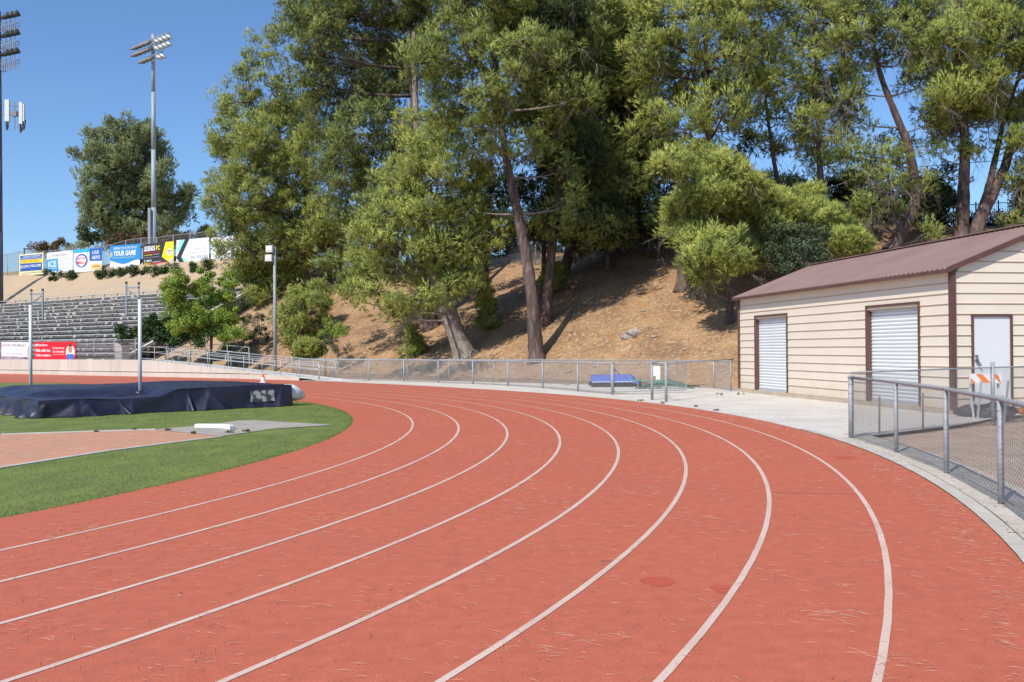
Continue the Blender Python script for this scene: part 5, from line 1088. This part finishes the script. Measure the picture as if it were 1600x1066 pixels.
# litter: stuff on the slope
R_ = np.random.default_rng(5); n = 26000
x = R_.uniform(-34, 26, n); y = R_.uniform(41, 76, n); z = terr(x, y); ok = z > .25
x, y, z = x[ok], y[ok], z[ok]; m_ = len(x); sz = R_.uniform(.03, .11, (m_, 1)); p = np.stack([x, y, z+.005], 1)
a = unit(m_, R_)*sz; a[:, 2] = abs(a[:, 2])*.7; b = np.cross(a, unit(m_, R_)); b /= np.linalg.norm(b, axis=1, keepdims=True); b *= sz*.4
v = np.stack([p-b, p+b, p+a], 1).reshape(-1, 3)
oo = thing('slope_debris', 'x', 'x'); me_o = soup('slope_debris', v, mat('straw and cones', (.42, .30, .18), (.20, .13, .08), 1.5, .9, coord='World'), oo); me_o.parent = None; bpy.data.objects.remove(oo); me_o.name = 'slope_debris'; me_o['kind'] = 'stuff'; me_o['label'] = 'straw, cones and twigs scattered over the brown hillside'
R_ = np.random.default_rng(15); n = 30000
x = R_.uniform(-36, 20, n); y = R_.uniform(42, 78, n); dn = vnoise(x, y, 2.3, 3); ok = dn > .45; x, y = x[ok], y[ok]; z = terr(x, y); ok = z > .15; x, y, z = x[ok], y[ok], z[ok]
m_ = len(x); p = np.stack([x, y, z-.02], 1); a = R_.normal(size=(m_, 3))*.06; a[:, 2] = R_.uniform(.05, .17, m_); b = np.cross(a, unit(m_, R_)); b /= np.linalg.norm(b, axis=1, keepdims=True); b *= .011
v = np.stack([p-b, p+b, p+a], 1).reshape(-1, 3)
oo = thing('dry_grass', 'x', 'x'); g_ = soup('dry_grass', v, mat('dry straw grass', (.50, .38, .22), (.30, .20, .11), 1.2, .9, coord='World'), oo); g_.parent = None; bpy.data.objects.remove(oo); g_.name = 'dry_grass'; g_['kind'] = 'stuff'; g_['label'] = 'thin dry grass and straw standing on the hillside'
R_ = np.random.default_rng(77)
for i in range(16):
    x, y = R_.uniform(2, 9), R_.uniform(46, 57); z = T(x, y); s_ = R_.uniform(.05, .14)
    blob('stone', (x, y, z+s_*.3), (s_*1.3, s_, s_*.7), mat('hill stone', (.42, .34, .26), (.3, .23, .17), 8, .9, coord='World'), None, i, .4, 2, label='small stone lying on the open sunlit slope', cat='stone', group='small stones on the sunlit slope')
n = 70000; R_ = np.random.default_rng(21)
an = np.radians(-62+92*R_.random(n)); rad_ = R1+GE-7.5*R_.random(n)**1.6; k_ = R_.random(n) < .12; rad_[k_] = R1+GE+R_.normal(0, .018, k_.sum())
p = np.stack([C1.x+rad_*np.cos(an), C1.y+rad_*np.sin(an), np.full(n, -.006)], 1)
cbp = [(q.x, q.y) for q in list(cb)+[cb[0]]]; ins = np.zeros(n, bool)
for (x0, y0), (x1, y1) in zip(cbp[:-1], cbp[1:]):
    c_ = ((y0 > p[:, 1]) != (y1 > p[:, 1])); xi = (x1-x0)*(p[:, 1]-y0)/((y1-y0) if y1 != y0 else 1e-9)+x0; ins ^= c_ & (p[:, 0] < xi)
q0_ = G(390, 668); ins |= (np.hypot(p[:, 0]-q0_.x, p[:, 1]-q0_.y) < 2.2)
p = p[~ins]; m_ = len(p); a = R_.normal(size=(m_, 3))*.014; a[:, 2] = R_.uniform(.012, .034, m_); b = np.cross(a, unit(m_, R_)); b /= np.linalg.norm(b, axis=1, keepdims=True); b *= .0035
v = np.stack([p-b, p+b, p+a], 1).reshape(-1, 3)
oo = thing('turf_blades', 'x', 'x'); g_ = soup('turf_blades', v, mat('turf blades', (.21, .26, .055), (.10, .145, .03), 3, .7, coord='World'), oo); g_.parent = None; bpy.data.objects.remove(oo); g_.name = 'turf_blades'; g_['kind'] = 'stuff'; g_['label'] = 'short turf blades along the green infield edge'
# needles on the track
def scatter(name, pts, lens, wds, m, label, lift=.008, curl=0):
    n = len(pts); a_ = RNG.normal(RNG.choice([0, .5, 2.6], n), .9, n); u = np.stack([np.cos(a_), np.sin(a_), RNG.normal(0, .05, n)], 1)*lens[:, None]/2
    w_ = np.stack([-np.sin(a_), np.cos(a_), np.zeros(n)], 1)*wds[:, None]/2; b_ = np.stack([np.zeros(n), np.zeros(n), np.ones(n)], 1)*.0024
    v = np.stack([pts-u, pts-w_+b_*1.5, pts+u, pts-u, pts+u, pts+w_+b_*1.5], 1).reshape(-1, 3); v[:, 2] += lift
    e = thing(name, 'x', 'x'); o = soup(name, v, m, e); o.parent = None; bpy.data.objects.remove(e); o.name = name; o['kind'] = 'stuff'; o['label'] = label; return o
def polar(n, a0, a1, d0, d1, pw=1.0):
    o = []
    for _ in range(n):
        a_ = a0+(a1-a0)*RNG.random()**pw; o.append(P(ang2s(a_), d0+(d1-d0)*RNG.random()))
    return np.array([[p.x, p.y, 0] for p in o])
cl_c = polar(240, -60, 15, -9.4, -.1); base_ = polar(11000, -62, 40, -9.5, -.05, 1.3)
cls = np.concatenate([c_+np.concatenate([RNG.normal(0, (.14, .05)[0], (k_ := int(RNG.integers(4, 26)), 1)), RNG.normal(0, .12, (k_, 1)), np.zeros((k_, 1))], 1) for c_ in cl_c])
edge_ = polar(3200, -60, 25, -.45, -.01); edge_ = edge_[RNG.random(len(edge_)) < .8]; pts_ = np.concatenate([base_, cls, edge_]); nn_ = len(pts_)
scatter('pine_needles', pts_, RNG.uniform(.05, .14, nn_), RNG.uniform(.0018, .0034, nn_), mat('dead pine needles', (.70, .47, .34), (.50, .30, .20), 6, .8, coord='World'), 'dry pine needles scattered over the red track')
lf_ = polar(170, -60, 30, -9.4, -.02); scatter('dead_leaves', lf_, RNG.uniform(.012, .04, len(lf_)), RNG.uniform(.008, .018, len(lf_)), flat('dark leaf', (.10, .045, .03), .8), 'dark dead leaves and bits on the red track', .01)
lf_ = polar(420, -60, -2, .1, 1.1); scatter('kerb_leaves', lf_, RNG.uniform(.02, .08, len(lf_)), RNG.uniform(.01, .03, len(lf_)), mat('brown leaf', (.26, .12, .06), (.15, .07, .04), 20, .8, coord='World'), 'brown leaves blown against the kerb and slabs under the near fence', .012)
# gravel and weeds on the dirt lot by the fence
n = 9000; x = RNG.uniform(5.5, 20, n); y = RNG.uniform(4, 26, n); rr_ = np.hypot(x-C1.x, y-C1.y); ok = rr_ > 37.1
x, y = x[ok], y[ok]; pts_ = np.stack([x, y, np.full(len(x), -.035)], 1); scatter('gravel', pts_, RNG.uniform(.015, .05, len(x)), RNG.uniform(.012, .04, len(x)), mat('gravel stone', (.45, .38, .31), (.2, .15, .12), 30, .9, coord='World'), 'gravel and dry bits on the dirt lot behind the near fence', .0)
# small weeds at the apron edge
for i, (x, y, s_) in enumerate(((1001, 627, .09), (1037, 631, .10), (1124, 618, .16), (1158, 617, .14), (1085, 636, .08), (1120, 642, .08), (357, 677, .10), (385, 675, .10), (262, 673, .06), (300, 678, .08), (208, 672, .06), (152, 675, .06))):
    q = G(x, y); R_ = np.random.default_rng(i); w_ = thing('weed', 'small weed '+['at the kerb left of the pair of gate posts', 'at the foot of the pair of gate posts', 'in the concrete left of the building corner', 'at the building corner', 'at the track edge right of the gate posts', 'at the track edge below the narrow roll-up door', 'right of the white toe board', 'on the pad well right of the toe board', 'left of the white toe board', 'just under the left end of the toe board', 'on the clay border left of the pad', 'on the far left of the clay border'][i], 'weed', q, ['weeds along the concrete apron edge', 'weeds along the clay sector edge'][i > 5])
    cl = np.array([[q.x+R_.uniform(-1, 1)*s_*.9, q.y, s_*.3, s_*R_.uniform(.3, .6)] for _ in range(3)]); v = leaves(cl, 26, .04, R_); v[0][:, 2] = np.abs(v[0][:, 2]); soup('leaf_blades', v, leafmat('weed green', (.13, .17, .05), (.25, .2, .1), 20), w_)
# wet spots and a score line on the rubber
spot = mat('darker rubber spot', (.46, .085, .045), rough=.8)
for i, (x, y, rx, ry, l) in enumerate(((1027, 909, .125, .075, 'oval dark red stain on the track left of the second lane line from the right'), (1128, 921, .085, .06, 'smaller dark red stain touching the lane line'), (1319, 715, .16, .12, 'faint dark red stain near the kerb ahead of the near fence'))):
    q = G(x, y); mb = MB(); mb.v = [(q.x+rx*math.cos(a)*(1+.1*math.sin(3*a+i)), q.y+2.2*ry*math.sin(a)*(1+.1*math.cos(2*a)), .002) for a in np.linspace(0, 2*math.pi, 25)[:-1]]; mb.f = [tuple(range(24))]; mb.build('track_stain', spot, track)
a_, b_ = G(1206, 770), G(1340, 772.5); MB().box((a_+b_)/2+F((0, 0, .001)), ((b_-a_).length, .012, .004), (b_-a_)).build('seam', flat('seam', (.13, .07, .07)), track)
a_, b_ = G(938, 877), G(958, 877.5); MB().box((a_+b_)/2+F((0, 0, .001)), ((b_-a_).length, .02, .004), (b_-a_)).build('seam', flat('seam', (.13, .07, .07)), track)
print('FOLIAGE TRIS', NTRI[0])

import re as _re
for o in bpy.data.objects:
    if o.parent is None and 'label' in o and not (4 <= len(_re.findall(r"\w+", o['label'])) <= 16): print('LABEL', len(_re.findall(r"\w+", o['label'])), o['label'])
